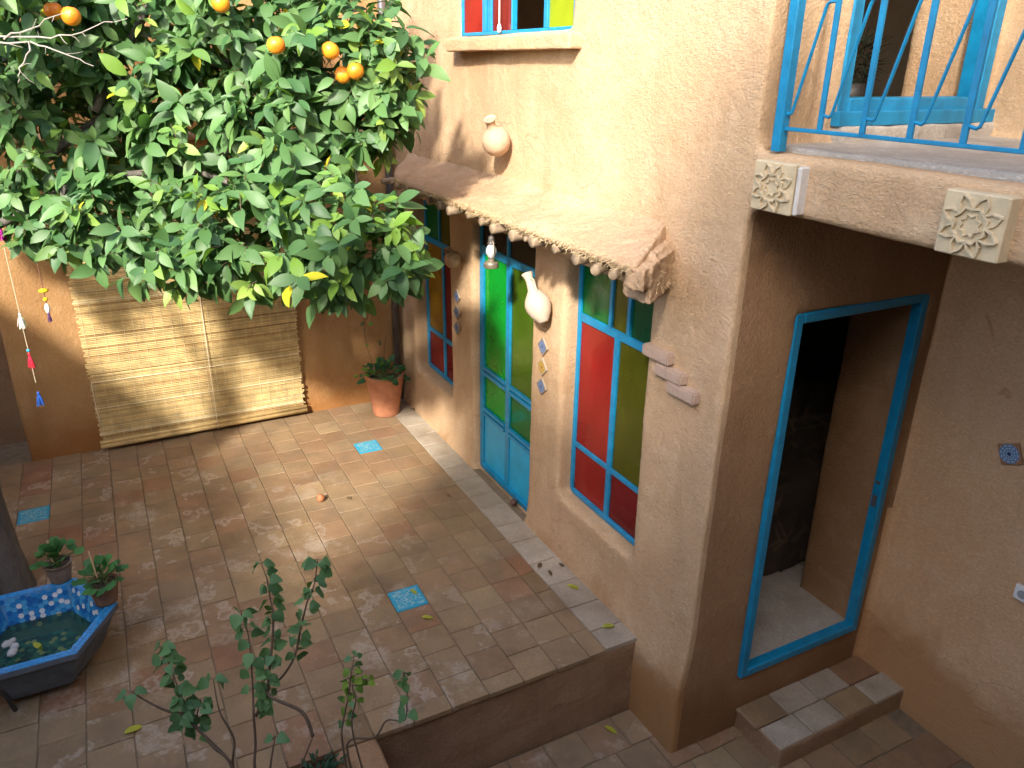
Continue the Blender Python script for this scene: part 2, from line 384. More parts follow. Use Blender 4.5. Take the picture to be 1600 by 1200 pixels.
MD_BLUE = mandala('blue_mandala', (.05,.11,.30), (.20,.25,.30), (.015,.025,.10), (.20,.13,.08))
MD_GOLD = mandala('gold_mandala', (.36,.19,.02), (.40,.32,.12), (.20,.08,.015), (.34,.30,.24))
MD_STAR = mandala('star_mandala', (.06,.20,.44), (.42,.52,.58), (.02,.03,.10), (.36,.14,.04))

# ================================================================== SETTING
g = MB(); g.add([(-60,-60,-.53),(60,-60,-.53),(60,60,-.53),(-60,60,-.53)], [(0,1,2,3)])
ground = tag(g.build('ground', GRND), kind='structure')
yard = tag(MB().box(3.84, 8.5, -1.58, 1.40, -.7, -.509).build('courtyard_floor', GROUT), kind='structure')
terr = tag(MB().box(-1.6, 3.80, -6.2, -.02, -.52, -.007).build('terrace', GROUT), kind='structure')
ri = adobe('riser', csg([('+', 3.74, 3.83, -6.2, -.03, -.56, -.012)]), PL_DARK, terr, .02, 3, ((1.5,.012),(6,.006),(25,.002)))
tag(ri, 'brown plastered riser of the terrace')

def tile_mesh(name, a, b, h, k):
    random.seed(100+k); me = MB(); j = lambda: random.uniform(-.0025, .0025)
    vv = [(-a/2+j(),-b/2+j(),-h),(a/2+j(),-b/2+j(),-h),(a/2+j(),b/2+j(),-h),(-a/2+j(),b/2+j(),-h)]
    vv += [(x, y, 0) for x, y, _ in vv]
    me.add(vv, [(0,3,2,1),(4,5,6,7),(0,1,5,4),(1,2,6,5),(2,3,7,6),(3,0,4,7)])
    return me.mesh(name, False, .003, 1)
def inframe(p, pad=0):
    d = Vector(p)-CAMLOC; z = d.dot(FWD)
    if z < .1: return None
    u = 800+1220.8*d.dot(RIGHT)/z; v = 600+1220.8*d.dot(DOWN)/z
    return (u, v, z) if -pad < u < 1600+pad and -pad < v < 1200+pad else None
PT = .203; PTY = .2017
TM = [tile_mesh('tile', PT-.0035, PTY-.0035, .03, k) for k in range(6)]
for m_ in TM: m_.materials.append(TILE)
BM_ = tile_mesh('glazed_tile', PT-.008, PTY-.008, .03, 50); BM_.materials.append(BTILE)
random.seed(3)
far = MB(); blue = {(4,2),(14,4),(4,14)}
cnt = 0
for j in range(30):
    offx = random.choice((0, 0, .04, -.035, .1, -.09))
    for i in range(19):
        yc = -.198 - PTY*(j+.5); xc = -.012 + PT*(i+.5)
        key = (i, j)
        if not any((i, b[1]) == key for b in blue) and j not in (2,4,14): xc += offx
        z = random.uniform(-.0025, .0025)
        vis = inframe((xc, yc, 0), 45) and j < 17
        if key in blue:
            o = link('glazed_tile', BM_, None, terr, Matrix.Translation((xc, yc, .001))); tag(o, 'turquoise glazed tile set in the clay paving'); continue
        a0, a1 = xc-PT/2, xc+PT/2
        if i == 18 or a1 > 3.845: a1 = 3.845
        if i == 0: a0 = -.012
        if a1-a0 < .03: continue
        xc = (a0+a1)/2; fx = (a1-a0)/PT; fy = 1.0
        if j == 0: yc = -.3465; fy = .53
        mt = Matrix.Translation((xc, yc, z)) @ Matrix.Rotation(random.uniform(-.010,.010), 4, 'Z') @ Matrix.Rotation(random.uniform(-.008,.008), 4, 'X') @ Matrix.Diagonal((fx, fy, 1, 1))
        if vis and cnt < 300:
            link('tile', random.choice(TM), None, terr, mt); cnt += 1
        else:
            far.box(-PT/2+.004, PT/2-.004, -PTY/2+.004, PTY/2-.004, -.03, 0, mt)
tag(far.build('tiles_beyond', TILE, terr), kind='stuff')
EM = [tile_mesh('edge_tile', .215, .205, .03, 60+k) for k in range(4)]
for m_ in EM: m_.materials.append(TILE_E)
x = -.02
while x < 3.75:
    sc = random.uniform(.85, 1.2); L = .222*sc
    if x+L > 3.84: sc = (3.84-x)/.222; L = 3.84-x
    link('edge_tile', random.choice(EM), None, terr, Matrix.Translation((x+L/2, -.188, random.uniform(.001,.005))) @ Matrix.Diagonal((sc, 1, 1, 1))); x += L
# lower court paving
GM = [tile_mesh('tile', .215, .215, .03, 80+k) for k in range(4)]
for m_ in GM: m_.materials.append(TILE)
fg = MB()
for i in range(19):
    for j in range(14):
        xc = 3.96+.222*i; yc = -1.46+.222*j + (.11 if i % 2 else 0)
        if yc > 1.25: continue
        mt = Matrix.Translation((xc, yc, -.5+random.uniform(-.004,.003))) @ Matrix.Rotation(random.uniform(-.02,.02), 4, 'Z')
        if inframe((xc, yc, -.5), 60): link('tile', random.choice(GM), None, yard, mt)
        else: fg.box(-.107, .107, -.107, .107, -.03, 0, mt)
tag(fg.build('tiles_beyond', TILE, yard), kind='stuff')

# ================================================================== HOUSE
house = empty('adobe_house', (2, .6, -.5), 'straw-clay adobe house with stained-glass windows, mud canopy and balcony', 'house')
XC = 4.23
def flare(co):
    f = co[:,1] < .0
    k = np.clip((.30-co[:,2])/.35, 0, 1)
    co[:,1] = np.where(f, co[:,1]-.035*k*k, co[:,1])
    c = np.abs(co[:,0]-XC) < .03
    co[:,0] = np.where(c & (co[:,1] < 1.3), co[:,0]-.02+np.clip((co[:,2]+.5)/3,0,1)*.04, co[:,0])
    return co
ops = [('+', -.35, XC, -.06, .25, -.56, 5.0),
       ('-', .385, 1.19, -.3, .4, .42, 1.97), ('-', 1.615, 2.50, -.3, .4, -.01, 2.0), ('-', 2.885, 3.68, -.3, .4, .42, 1.97), ('-', 1.43, 2.86, -.3, .4, 3.125, 4.4),
       ('+', 3.80, XC, -.06, 1.9, -.56, 5.0),
       ('-', 3.6, 4.4, .33, 1.215, -.12, 1.935), ('-', 3.6, 4.4, .375, 1.285, 2.745, 4.7),
       ('+', XC, 8.6, 1.33, 1.9, -.56, 5.0), ('+', 4.0, 8.6, -.06, 1.40, 2.435, 2.665)]
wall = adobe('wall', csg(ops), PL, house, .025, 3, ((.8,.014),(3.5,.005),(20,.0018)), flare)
def assign(ob, mats, rule):
    me = ob.data
    for m_ in mats: me.materials.append(m_)
    n = len(me.polygons); c = np.empty(n*3, np.float32); q = np.empty(n*3, np.float32)
    me.polygons.foreach_get('center', c); me.polygons.foreach_get('normal', q); c = c.reshape(-1,3); q = q.reshape(-1,3)
    me.polygons.foreach_set('material_index', rule(c, q).astype(np.int32)); me.update()
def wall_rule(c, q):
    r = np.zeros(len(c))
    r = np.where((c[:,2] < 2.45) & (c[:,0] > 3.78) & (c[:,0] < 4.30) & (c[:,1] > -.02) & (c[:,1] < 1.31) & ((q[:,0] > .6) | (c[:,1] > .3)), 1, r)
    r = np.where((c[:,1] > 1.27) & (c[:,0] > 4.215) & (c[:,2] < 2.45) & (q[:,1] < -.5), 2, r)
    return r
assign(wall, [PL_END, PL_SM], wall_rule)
# rooms behind the openings
for q in ((-.35, -.2, .26, 3.5, -.5, 4.9), (-.2, 5.2, 3.3, 3.5, -.5, 4.9), (5.05, 5.2, 1.91, 3.3, -.5, 4.9)): MB().box(*q).build('interior_wall', INT, house)
fl = MB().box(-.2, 4.20, .26, 3.3, -.3, -.135).box(-.2, 5.05, 1.91, 3.3, -.31, -.14); fl.build('interior_floor', CONC, house)
MB().box(-.2, 3.79, .26, 3.3, 2.45, 2.62).box(3.80, 5.05, 1.91, 3.3, 2.44, 2.61).build('ceiling', INT, house)
MB().box(-.36, 8.6, -.05, 3.5, 5.01, 5.15).build('roof', PL, house, bevel=.02)
MB().box(3.55, 4.18, .34, 1.20, -.16, -.088).build('threshold', CONC, house)
MB().box(3.62, 4.20, .38, 1.28, 2.62, 2.752).build('upper_threshold', CONC, house)

def glazed(name, label, y, frame, bars, panes, mat_frame=BLUE, d=.035, parent=house, solids=()):
    """frame/bars: (x0,x1,z0,z1) rectangles; panes: (x0,x1,z0,z1,mat)"""
    root = empty(name, (frame[0][0], y, frame[0][2]), label, None, None, parent)
    fm = MB()
    for k, (a, b, c, e) in enumerate(frame): fm.box(a, b, y-d*.5-.0007*k, y+d*.5+.0007*k, c, e)
    fm.build('frame', mat_frame, root, bevel=.004)
    for k, (a, b, c, e) in enumerate(bars): MB().box(a, b, y-d*.42-.0011*k, y+d*.42+.0011*k, c, e).build('glazing_bar', mat_frame, root, bevel=.003)
    for a, b, c, e, mt in panes: MB().box(a, b, y-.003, y+.003, c, e).build('pane', mt, root)
    for a, b, c, e in solids: MB().box(a, b, y-.006, y+.006, c, e).build('panel', BLUE_D, root)
    return root
def rect(a, b, c, e, w_): return [(a, a+w_, c, e), (b-w_, b, c, e), (a+w_, b-w_, c, c+w_), (a+w_, b-w_, e-w_, e)]
# left window
glazed('window', 'narrow window of amber, red and green glass left of the door', .07, rect(.385, 1.19, .425, 2.03, .035),
       [(.42, 1.155, 1.565, 1.61), (.42, 1.155, .775, .81), (.755, .79, .46, 1.565), (.695, .72, 1.61, 1.995)],
       [(.42, .695, 1.61, 1.995, G_GREEN), (.72, 1.155, 1.61, 1.995, G_OLIVE), (.42, .755, .81, 1.565, G_AMBER), (.79, 1.155, .81, 1.565, G_WINE), (.42, .755, .46, .775, G_RED), (.79, 1.155, .46, .775, G_WINE)])
# door with two leaves
glazed('door', 'two-leaf turquoise door with green glass panes', .01, rect(1.615, 2.50, .0, 2.06, .035),
       [(1.65, 2.465, 1.72, 1.775), (2.035, 2.10, .035, 1.72), (2.04, 2.07, 1.775, 2.03),
        (1.65, 1.68, .035, 1.72), (2.435, 2.465, .035, 1.72),
        (1.68, 2.035, .845, .87), (1.68, 2.035, .80, .83), (2.10, 2.435, .845, .87), (2.10, 2.435, .80, .83),
        (1.68, 2.035, .515, .54), (1.68, 2.035, .475, .50), (2.10, 2.435, .515, .54), (2.10, 2.435, .475, .50), (1.68, 2.435, .035, .06)],
       [(1.68, 2.035, .87, 1.72, G_EMER), (2.10, 2.435, .87, 1.72, G_MOSS), (1.68, 2.035, .54, .80, G_EMER), (2.10, 2.435, .54, .80, G_GREEN), (1.65, 2.04, 1.775, 2.03, G_SMOKE), (2.07, 2.465, 1.775, 2.03, G_SMOKE)],
       solids=[(1.68, 2.035, .06, .475), (2.10, 2.435, .06, .475)])
# right window
glazed('window', 'tall window of red, olive and green glass right of the door', .047, rect(2.885, 3.68, .425, 2.03, .035),
       [(2.92, 3.645, 1.575, 1.625), (3.27, 3.315, .46, 1.575), (2.92, 3.645, .76, .79), (3.205, 3.235, 1.625, 1.995), (3.375, 3.405, 1.625, 1.995)],
       [(2.92, 3.205, 1.625, 1.995, G_GREEN), (3.235, 3.375, 1.625, 1.995, G_OLIVE), (3.405, 3.645, 1.625, 1.995, G_DKGREEN), (2.92, 3.27, .79, 1.575, G_RED), (3.315, 3.645, .79, 1.575, G_OLIVE), (2.92, 3.27, .46, .76, G_RED), (3.315, 3.645, .46, .76, G_WINE)])
cv = MB()
def curtain(x0, x1, z0, z1, y):
    n = 60; vv = []; fs = []
    for i in range(n+1):
        x = x0+(x1-x0)*i/n; yy = y+.022*math.sin(i*.85)+.010*math.sin(i*.31+1)
        vv += [(x, yy, z0), (x, yy+.004, z1)]
    for i in range(n): fs.append((2*i, 2*i+2, 2*i+3, 2*i+1))
    cv.add(vv, fs)
CUR = simple('pale_curtain', (.62,.58,.52), .9, nscale=5, namp=.15)
curtain(2.93, 3.27, .5, 2.0, .19); cv.build('curtain', CUR, house, True); cv = MB(); curtain(.40, .75, .5, 2.0, .19); cv.build('curtain', CUR, house, True)
# upper window
uw = glazed('window', 'upper window of red and lime glass with one sash open', -.03, rect(1.43, 2.86, 3.125, 4.4, .022),
       [(1.745, 1.80, 3.147, 4.378), (1.825, 1.875, 3.147, 4.378), (2.53, 2.57, 3.147, 4.378), (2.145, 2.16, 3.147, 4.378)],
       [(1.452, 1.745, 3.147, 4.378, G_RED), (1.875, 2.145, 3.147, 4.378, G_WINE), (2.57, 2.838, 3.147, 4.378, G_LIME)])
adobe('sill', csg([('+', 1.40, 2.97, -.145, -.03, 3.035, 3.118)]), PL, house, .012, 4, ((3,.006),(10,.003)))
cd = empty('blind_cord', (2.03, -.07, 3.2), 'thin white blind cord with knob hanging in the upper window', 'cord')
MB().tube([(2.03,-.065,4.3),(2.03,-.066,3.18)], .004, 6).build('cord', WHITE, cd)
MB().lathe([(.004,-.03),(.012,-.026),(.014,-.005),(.010,.012),(.004,.02)], 10, Matrix.Translation((2.03,-.066,3.165))).build('knob', WHITE, cd, True)
# doorway on the end wall
def end_frame(name, label, y0, y1, z0, z1, wv, wb, x0, x1, extra=None):
    r = empty(name, (XC, (y0+y1)/2, z0), label, None, None, house)
    MB().box(x0, x1, y0, y0+wv, z0, z1).box(x0, x1, y1-wv, y1, z0, z1).box(x0-.001, x1+.001, y0+wv, y1-wv, z0, z0+wb).box(x0-.001, x1+.001, y0+wv, y1-wv, z1-wv, z1).build('frame', BLUE, r, bevel=.006)
    return r
dr = end_frame('doorway', 'open doorway in a blue frame beside the stone step', .318, 1.225, -.125, 1.945, .05, .05, 4.185, 4.245)
MB().box(4.20, 4.23, 1.167, 1.1755, .72, .79).build('latch_plate', STEEL, dr, bevel=.003)
MB().box(4.20, 4.23, 1.167, 1.1755, .86, .88).build('latch_slot', STEEL, dr, bevel=.003)
ur = end_frame('doorway', 'balcony doorway in a blue frame', .36, 1.30, 2.75, 4.72, .06, .10, 4.14, 4.25)
MB().box(4.245, 4.29, .33, 1.33, 2.742, 2.80).build('sill_board', BLUE, ur, bevel=.004)

# balcony
def slabwarp(co):
    return co
sc_ = adobe('balcony_floor', csg([('+', 4.22, 8.6, .02, 1.36, 2.62, 2.682)]), CONC, house, .02, 2, ((2,.006),(9,.003)))
adobe('sill_step', csg([('+', 4.20, 4.30, .34, 1.34, 2.66, 2.742)]), CONC, house, .012, 3, ((4,.006),(15,.003)))

# canopy over the windows
def canopy():
    xs = np.linspace(.36, 3.74, 64); rows = []
    prof = [(-.03,2.325),(-.065,2.292),(-.12,2.265),(-.22,2.235),(-.33,2.212),(-.40,2.192),(-.430,2.172),(-.415,2.152),(-.33,2.158),(-.2,2.165),(-.03,2.17)]
    vv = []; n = len(prof)
    for x in xs:
        wob = noise.noise((x*2.1, 3., 0))*.02 + noise.noise((x*9, 7., 0))*.012
        endk = min(1, (x-.36)/.45); shr = .25+.75*math.sqrt(max(0, endk)) if x < .85 else 1
        for (y, z) in prof:
            vv.append((x+(.0), -.05+(y+.05)*shr*(1+wob*1.6), z+wob*.5))
    fs = [tuple(range(n-1,-1,-1)), tuple((len(xs)-1)*n+i for i in range(n))]
    for i in range(len(xs)-1):
        for j in range(n): fs.append((i*n+j, i*n+(j+1)%n, (i+1)*n+(j+1)%n, (i+1)*n+j))
    # rotate left end forward a little: tip reaches further along -y
    vv = [(x + (.30*min(1,max(0,(-y-.06)/.38))), y, z) for x, y, z in vv]
    return vv, fs
can = adobe('canopy', canopy(), PL_CAN, house, .011, 2, ((2.5,.008),(9,.006),(30,.004)))
# crumbling mud lump at the canopy's near end and the plastered beam under the logs
def lump_shear(co):
    co[:,0] += .30*np.clip((-co[:,1]-.06)/.38, 0, 1.1); return co
adobe('mud_lump', csg([('+', 3.62, 3.82, -.35, -.03, 2.02, 2.19), ('+', 3.66, 3.80, -.42, -.1, 2.09, 2.18), ('+', 3.5, 3.7, -.15, -.03, 2.02, 2.16), ('+', 3.60, 3.79, -.27, -.03, 2.05, 2.215)]), PL_CAN, can, .01, 10, ((4,.014),(11,.009),(30,.007),(70,.005)), lump_shear)
adobe('lintel_beam', csg([('+', .36, 3.80, -.165, .0, 1.985, 2.10)]), PL, house, .02, 3, ((1.5,.012),(6,.008),(22,.003)))
random.seed(5)
for k, lx in enumerate([.75,1.06,1.25,1.47,1.66,1.91,2.09,2.30,2.49,2.70,2.93,3.03,3.13,3.33,3.53,3.75,3.88]):
    r_ = random.uniform(.023,.033) if k > 2 else .022
    if k == 11: r_ = .016
    y1 = -.418+random.uniform(-.03,.012); z1 = 2.122+random.uniform(-.012,.004)
    bk = .26 if k > 14 else .02
    m_ = MB().tube([(lx-bk,-.03,z1+.02),(lx-bk*.5,-.2,z1+.012),(lx,y1+.004,z1),(lx,y1,z1)], [r_,r_*1.02,r_,r_*.93], 12)
    m_.build('log', LOG, can, True)
st_ = MB()
for k in range(1500):
    xx = random.uniform(.40, 3.74); sh = 1 if xx > .75 else .5
    p = Vector((xx+.28, -.05-.385*sh*random.uniform(.93,1.03), 2.165+random.uniform(-.012,.03)))
    d = Vector((random.uniform(-1,1), random.uniform(-1.0,.1), random.uniform(-.9,.3))).normalized()*random.uniform(.012,.035)
    st_.tube([p, p+d], .0009, 3, cap=False)
for k in range(350):
    a = Vector((random.gauss(0,1), random.gauss(0,1), random.gauss(0,1))).normalized()
    p = Vector((3.86+.10*a.x-.12*a.y, -.20+.17*a.y, 2.10+.09*a.z)); d = (a+Vector((random.uniform(-1,1),random.uniform(-1,1),random.uniform(-1,1)))).normalized()*random.uniform(.01,.03)
    st_.tube([p, p+d], .0009, 3, cap=False)
tag(st_.build('straw_fringe', STRAW, can), kind='stuff')

# step below the doorway
stp = empty('step', (4.39, .85, -.5), 'plastered step topped with clay tiles below the blue doorway', 'step')
adobe('body', csg([('+', 4.20, 4.55, .36, 1.36, -.56, -.375)]), PL_DARK, stp, .015, 4, ((3,.006),(12,.003)))
for i in range(2):
    for j in range(4):
        a = .163 if i == 0 else .155; b_ = .235
        mtx = Matrix.Translation((4.30+i*.168-(.002 if i else 0), .485+j*.243+(0.0 if i else -.02), -.362+random.uniform(-.002,.002)))
        MB().box(-a/2, a/2, -b_/2, b_/2, -.03, 0).build('tile', TILE_E if (i+j) % 3 else TILE, stp, bevel=.006, mtx=mtx)

# dark things stored in the room behind the doorway
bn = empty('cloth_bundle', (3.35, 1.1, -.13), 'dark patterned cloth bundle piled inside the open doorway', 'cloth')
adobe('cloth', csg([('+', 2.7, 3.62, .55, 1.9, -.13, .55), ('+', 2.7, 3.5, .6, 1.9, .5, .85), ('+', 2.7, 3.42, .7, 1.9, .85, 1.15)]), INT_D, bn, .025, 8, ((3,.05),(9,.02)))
wr = empty('dried_bush', (3.2, 1.25, 2.62), 'dark round dried bush in the balcony doorway', 'plant')

# ================================================================== COURTYARD WALL at the back with blind
bw = empty('courtyard_wall', (-.1, -1.6, -.1), 'ochre clay wall behind the bamboo blind', 'wall')
adobe('wall', csg([('+', -.30, .0, -3.17, .1, -.2, 2.42)]), PL_BACK, bw, .025, 4, ((.9,.016),(4,.006),(20,.002)))
adobe('coping', csg([('+', -.34, .04, -3.2, .0, 2.40, 2.46)]), PL_CAN, bw, .015, 3, ((2,.008),(9,.004)))
adobe('upper_wall', csg([('+', -.55, -.12, -6.5, .1, 2.40, 3.9)]), PL_BACK, bw, .04, 3, ((.9,.016),(4,.006)))
sd = empty('passage_wall', (-.6, -4, -.1), 'passage wall left of the ochre wall, coloured dark for the passage shade', 'wall')
adobe('wall', csg([('+', -.75, -.45, -6.5, -2.9, -.2, 3.6)]), PL_DARK, sd, .04, 3)  # dark render puts the shade inside the passage into the wall colour

bl = empty('bamboo_blind', (.05, -1.83, .04), 'bamboo roll blind hanging on the ochre wall', 'blind')
sm = MB(); random.seed(9); z = .10
while z < 2.05:
    t_ = random.uniform(.0105, .0145); kx = random.random()
    base = (.60,.44,.20) if kx < .8 else ((.70,.57,.33) if kx < .92 else (.40,.25,.10)); g_ = random.uniform(.75, 1.12)
    e0 = random.uniform(-.012,.012); e1 = random.uniform(-.012,.012); wx = random.uniform(-.0015,.0015)
    sag = lambda y: .004*math.sin(y*2.2+z*3)
    ys = np.linspace(-2.655+e0, -1.015+e1, 9)
    sm.tube([(.048+wx, y, z+sag(y)) for y in ys], t_*.5, 5, tuple(c*g_ for c in base)); z += t_+random.choice((.0005,.001,.001,.004))
tag(sm.build('slats', BAMBOO, bl), kind='stuff')
for k in range(2):
    MB().tube([(.052+.012*k, -2.67, .078-.03*k), (.052+.012*k, -1.0, .085-.03*k)], [.019,.019], 10, (.50,.35,.15)).build('bottom_rail', BAMBOO, bl, True)
for k in range(24):
    y = -2.63+k*.0695
    MB().tube([(.0575, y, .1), (.0572, y+.004, 1.0), (.0575, y, 2.05)], .0012, 4, (.72,.62,.42)).build('thread', BAMBOO, bl)
MB().tube([(.062,-1.76,2.05),(.064,-1.765,1.0),(.092,-1.77,.07),(.085,-1.768,.03)], .0028, 5, (.80,.70,.55)).build('pull_cord', BAMBOO, bl)
MB().tube([(.066,-2.645,.62),(.068,-2.648,.45),(.067,-2.642,.28)], .003, 5, (.72,.66,.55)).build('edge_cord', BAMBOO, bl)

# pipes in the corner
pp = empty('drain_pipe', (.06, -.11, 0), 'dark downpipe in the corner beside the canopy', 'pipe')
MB().tube([(.055,-.125,0.0),(.055,-.125,4.4)], .034, 16).build('pipe', PIPE, pp, True)
MB().tube([(.055,-.125,2.20),(.055,-.125,2.235)], .0365, 16).build('collar', WHITE, pp, True)
pp2 = empty('thin_pipe', (.04, -.40, 2.05), 'thin grey conduit on the back wall beside the downpipe', 'pipe')
MB().tube([(.03,-.40,1.9),(.03,-.40,2.9)], .010, 10).build('pipe', PIPE_W, pp2, True)

# ================================================================== RAILING
rl = empty('balcony_railing', (4.7, -.03, 2.67), 'blue iron balcony railing of upright and slanting bars', 'railing')
RY = -.03
MB().box(4.318, 4.36, RY-.02, RY+.02, 2.665, 3.75).build('post', BLUE, rl, bevel=.003)
MB().box(4.36, 8.4, RY-.006, RY+.006, 2.742, 2.756).build('bottom_rail', BLUE, rl, bevel=.002)
MB().box(4.30, 8.4, RY-.021, RY+.021, 3.75, 3.78).build('top_rail', BLUE, rl, bevel=.003)
bx = 4.34
nb = 0
while bx < 7.2:
    nx_ = bx+.1825
    if nb: MB().box(bx-.011, bx+.011, RY-.005, RY+.005, 2.756, 3.75).build('bar', BLUE, rl, bevel=.0015)
    MB().tube([(bx+.008,RY,2.805),(bx+.032,RY,2.800),(bx+.042,RY,2.806),(bx+.047,RY,2.822),(nx_-.052,RY,3.15),(nx_-.046,RY,3.164),(nx_-.034,RY,3.170),(nx_-.005,RY,3.170)], .0062, 6).build('slanting_bar', BLUE, rl)
    bx = nx_; nb += 1

# ================================================================== UNSEEN WALLS, VINE AND TREE behind the camera, added to shade the court
nh = empty('unseen_shade_wall', (5, -4.6, -.5), 'unseen tall clay wall on the near side, shaped to shade the courtyard', 'wall')  # unseen wall, stepped in height to throw shade on court and facade
adobe('wall', csg([('+', -3, 6.5, -4.85, -4.45, -.56, 2.65), ('+', 6.5, 11.5, -4.85, -4.45, -.56, 5.1)]), PL, nh, .08, 3, ((.8,.02),(4,.006)))
def leaf_mass(name, root, blobs, size, seed, mat):
    r_ = np.random.default_rng(seed); V = []; F = []; o_ = 0
    for c, rad_, n in blobs:
        P = r_.normal(size=(n,3)); P /= np.linalg.norm(P, axis=1)[:,None]; P = np.array(c)+P*np.array(rad_)*(r_.random(n)**.45)[:,None]
        A = r_.normal(size=(n,3)); A /= np.linalg.norm(A, axis=1)[:,None]; Bx = np.cross(A, r_.normal(size=(n,3))); Bx /= np.linalg.norm(Bx, axis=1)[:,None]
        sz = r_.uniform(.6, 1.2, n)[:,None]*size
        V.append(np.stack([P-A*sz, P+Bx*sz*.45, P+A*sz, P-Bx*sz*.45], 1).reshape(-1,3))
        F += [(o_+4*i, o_+4*i+1, o_+4*i+2, o_+4*i+3) for i in range(n)]; o_ += 4*n
    V = np.concatenate(V); me = bpy.data.meshes.new(name); me.from_pydata(V.tolist(), [], F)
    a = me.color_attributes.new('tint', 'FLOAT_COLOR', 'POINT'); a.data.foreach_set('color', np.tile(np.array([.06,.14,.03,1.],np.float32), len(V)))
    return tag(link(name, me, mat, root), kind='stuff')
vn = empty('added_shade_vine', (6.3,-4.4,2.65), 'unseen vine added over the near wall to soften its shadow', 'vine')  # added foliage, breaks up the straight shadow edge of the unseen wall
leaf_mass('foliage', vn, [((6.35,-4.5,3.3),(.55,.35,.9),420),((6.55,-4.5,4.4),(.5,.35,.9),420),((6.9,-4.5,5.1),(.8,.35,.45),420),((7.9,-4.5,5.15),(.9,.35,.35),360),((5.5,-4.5,2.65),(.9,.35,.3),260),((4.2,-4.5,2.65),(.9,.35,.25),200)], .09, 4, LEAF)
MB().tube([(6.45,-4.4,-.5),(6.4,-4.4,1.2),(6.5,-4.42,2.8),(6.6,-4.43,4.6)], [.04,.035,.03,.015], 8).build('stem', BARK, vn, True)
eh = empty('unseen_shade_house', (8.9,-.8,-.5), 'unseen clay house at the near end, shaped to shade the court', 'house')  # unseen house front, placed to keep sky and sun off the end wall
adobe('wall', csg([('+', 8.7, 9.1, -4.5, 1.9, -.56, 5.5), ('-', 8.6, 9.2, -2.9, -1.9, -.5, 1.7), ('-', 8.6, 9.2, -1.2, .3, 3.0, 4.3)]), PL, eh, .08, 3, ((.8,.02),(4,.006)))
st2 = empty('added_shade_tree', (9.6,-5.3,-.53), 'unseen leafy tree added behind the near wall to shade the balcony', 'tree')  # added tree, crown placed to shade the balcony and right of the facade
leaf_mass('crown', st2, [((9.0,-4.7,6.4),(.6,.5,1.1),170),((9.75,-4.7,7.2),(.85,.5,.75),620),((10.6,-4.7,7.3),(.9,.5,.8),420),((9.6,-4.7,6.0),(.9,.5,.7),400),((11.2,-4.7,8.6),(1.1,.5,1.0),420)], .12, 6, LEAF)
MB().tube([(9.6,-5.3,-.6),(9.6,-5.3,2),(9.6,-5.2,4.5),(9.7,-5.0,6.2)], [.16,.13,.10,.05], 10).build('trunk', BARK, st2, True)
MB().box(8.88, 8.92, -2.9, -1.9, -.5, 1.7).build('door', BLUE_D, eh)
MB().box(8.88, 8.92, -1.2, .3, 3.0, 4.3).build('shutter', BLUE_D, eh)

# ================================================================== ORANGE TREE
def leaf_arrays(wid=.25, fold=.22, curl=.25, twist=0., st=((0,.06),(.14,.55),(.34,.95),(.55,1.),(.78,.66),(.92,.25),(1.,0.)), wav=0.):
    vv = []; fs = []
    for i, (t, h) in enumerate(st):
        zc = -curl*t*t; hw = h*wid; tw = twist*t
        for sgn in (-1, 0, 1):
            y = sgn*hw; z = zc+abs(sgn)*hw*fold + wav*math.sin(t*9+sgn)*abs(sgn)
            vv.append((t, y*math.cos(tw)-0*z, z+y*math.sin(tw)))
    n = len(st)
    for i in range(n-1):
        a = i*3; b = a+3
        fs += [(a,a+1,b+1,b),(a+1,a+2,b+2,b+1)]
    return np.array(vv, np.float32), fs
VAR = [leaf_arrays(random.uniform(.20,.27), random.uniform(.1,.5), random.uniform(.05,.5), random.uniform(-.5,.5), wav=random.uniform(0,.03)) for _ in range(10)]
def basis(ax, nrm):
    ax = ax/np.linalg.norm(ax); nrm = nrm-ax*(nrm@ax); nrm = nrm/(np.linalg.norm(nrm)+1e-9)
    return np.stack([ax, np.cross(nrm, ax), nrm], 1)
GREENS = [(.062,.138,.042),(.078,.165,.052),(.045,.115,.040),(.092,.185,.062),(.11,.205,.062),(.068,.148,.052)]
BLOBS = [((1.36,-2.5,3.06),.50,1),((1.52,-1.97,3.07),.50,1),((1.88,-1.45,3.14),.47,1),((2.25,-1.11,2.98),.40,1),((2.43,-.96,2.90),.27,1),((2.45,-.95,2.72),.20,1),
 ((1.35,-2.46,2.6),.48,1),((1.78,-1.83,2.65),.46,1),((2.15,-1.39,2.63),.40,1),((2.36,-1.12,2.66),.25,1),((1.58,-2.67,2.19),.22,1),((1.87,-2.37,2.15),.28,1),
 ((2.21,-2.02,2.08),.31,1),((2.47,-1.67,2.15),.33,1),((2.70,-1.40,2.18),.36,1),((2.85,-1.20,2.10),.25,1),((2.98,-1.07,2.02),.11,1),
 ((1.23,-2.17,3.73),.65,.7),((1.58,-1.5,3.74),.6,.7),((1.75,-1.1,3.6),.35,.5),((.83,-3.13,3.25),.6,.6),((1.0,-3.29,2.62),.5,.6),((1.9,-2.9,3.3),.5,.5)]
ORNG = [(2.52,-1.49,3.03),(2.59,-1.25,3.01),(2.58,-1.13,2.92),(2.50,-1.17,2.90),(2.15,-2.33,3.14),(1.92,-2.40,3.17),(1.80,-1.90,2.79),(2.33,-1.69,3.21)]
tree = empty('orange_tree', (1.8, -3.24, 0), 'leafy orange tree with ripe oranges overhanging the terrace', 'tree')
leaves = []     # (pos, 3x3, scale, variant, tint)
rr = np.random.default_rng(5)
cen = np.array([b[0] for b in BLOBS]); rad = np.array([b[1] for b in BLOBS])
twigs = MB(); C0 = np.array(CAMLOC); F0 = np.array(FWD); R0 = np.array(RIGHT); D0 = np.array(DOWN)
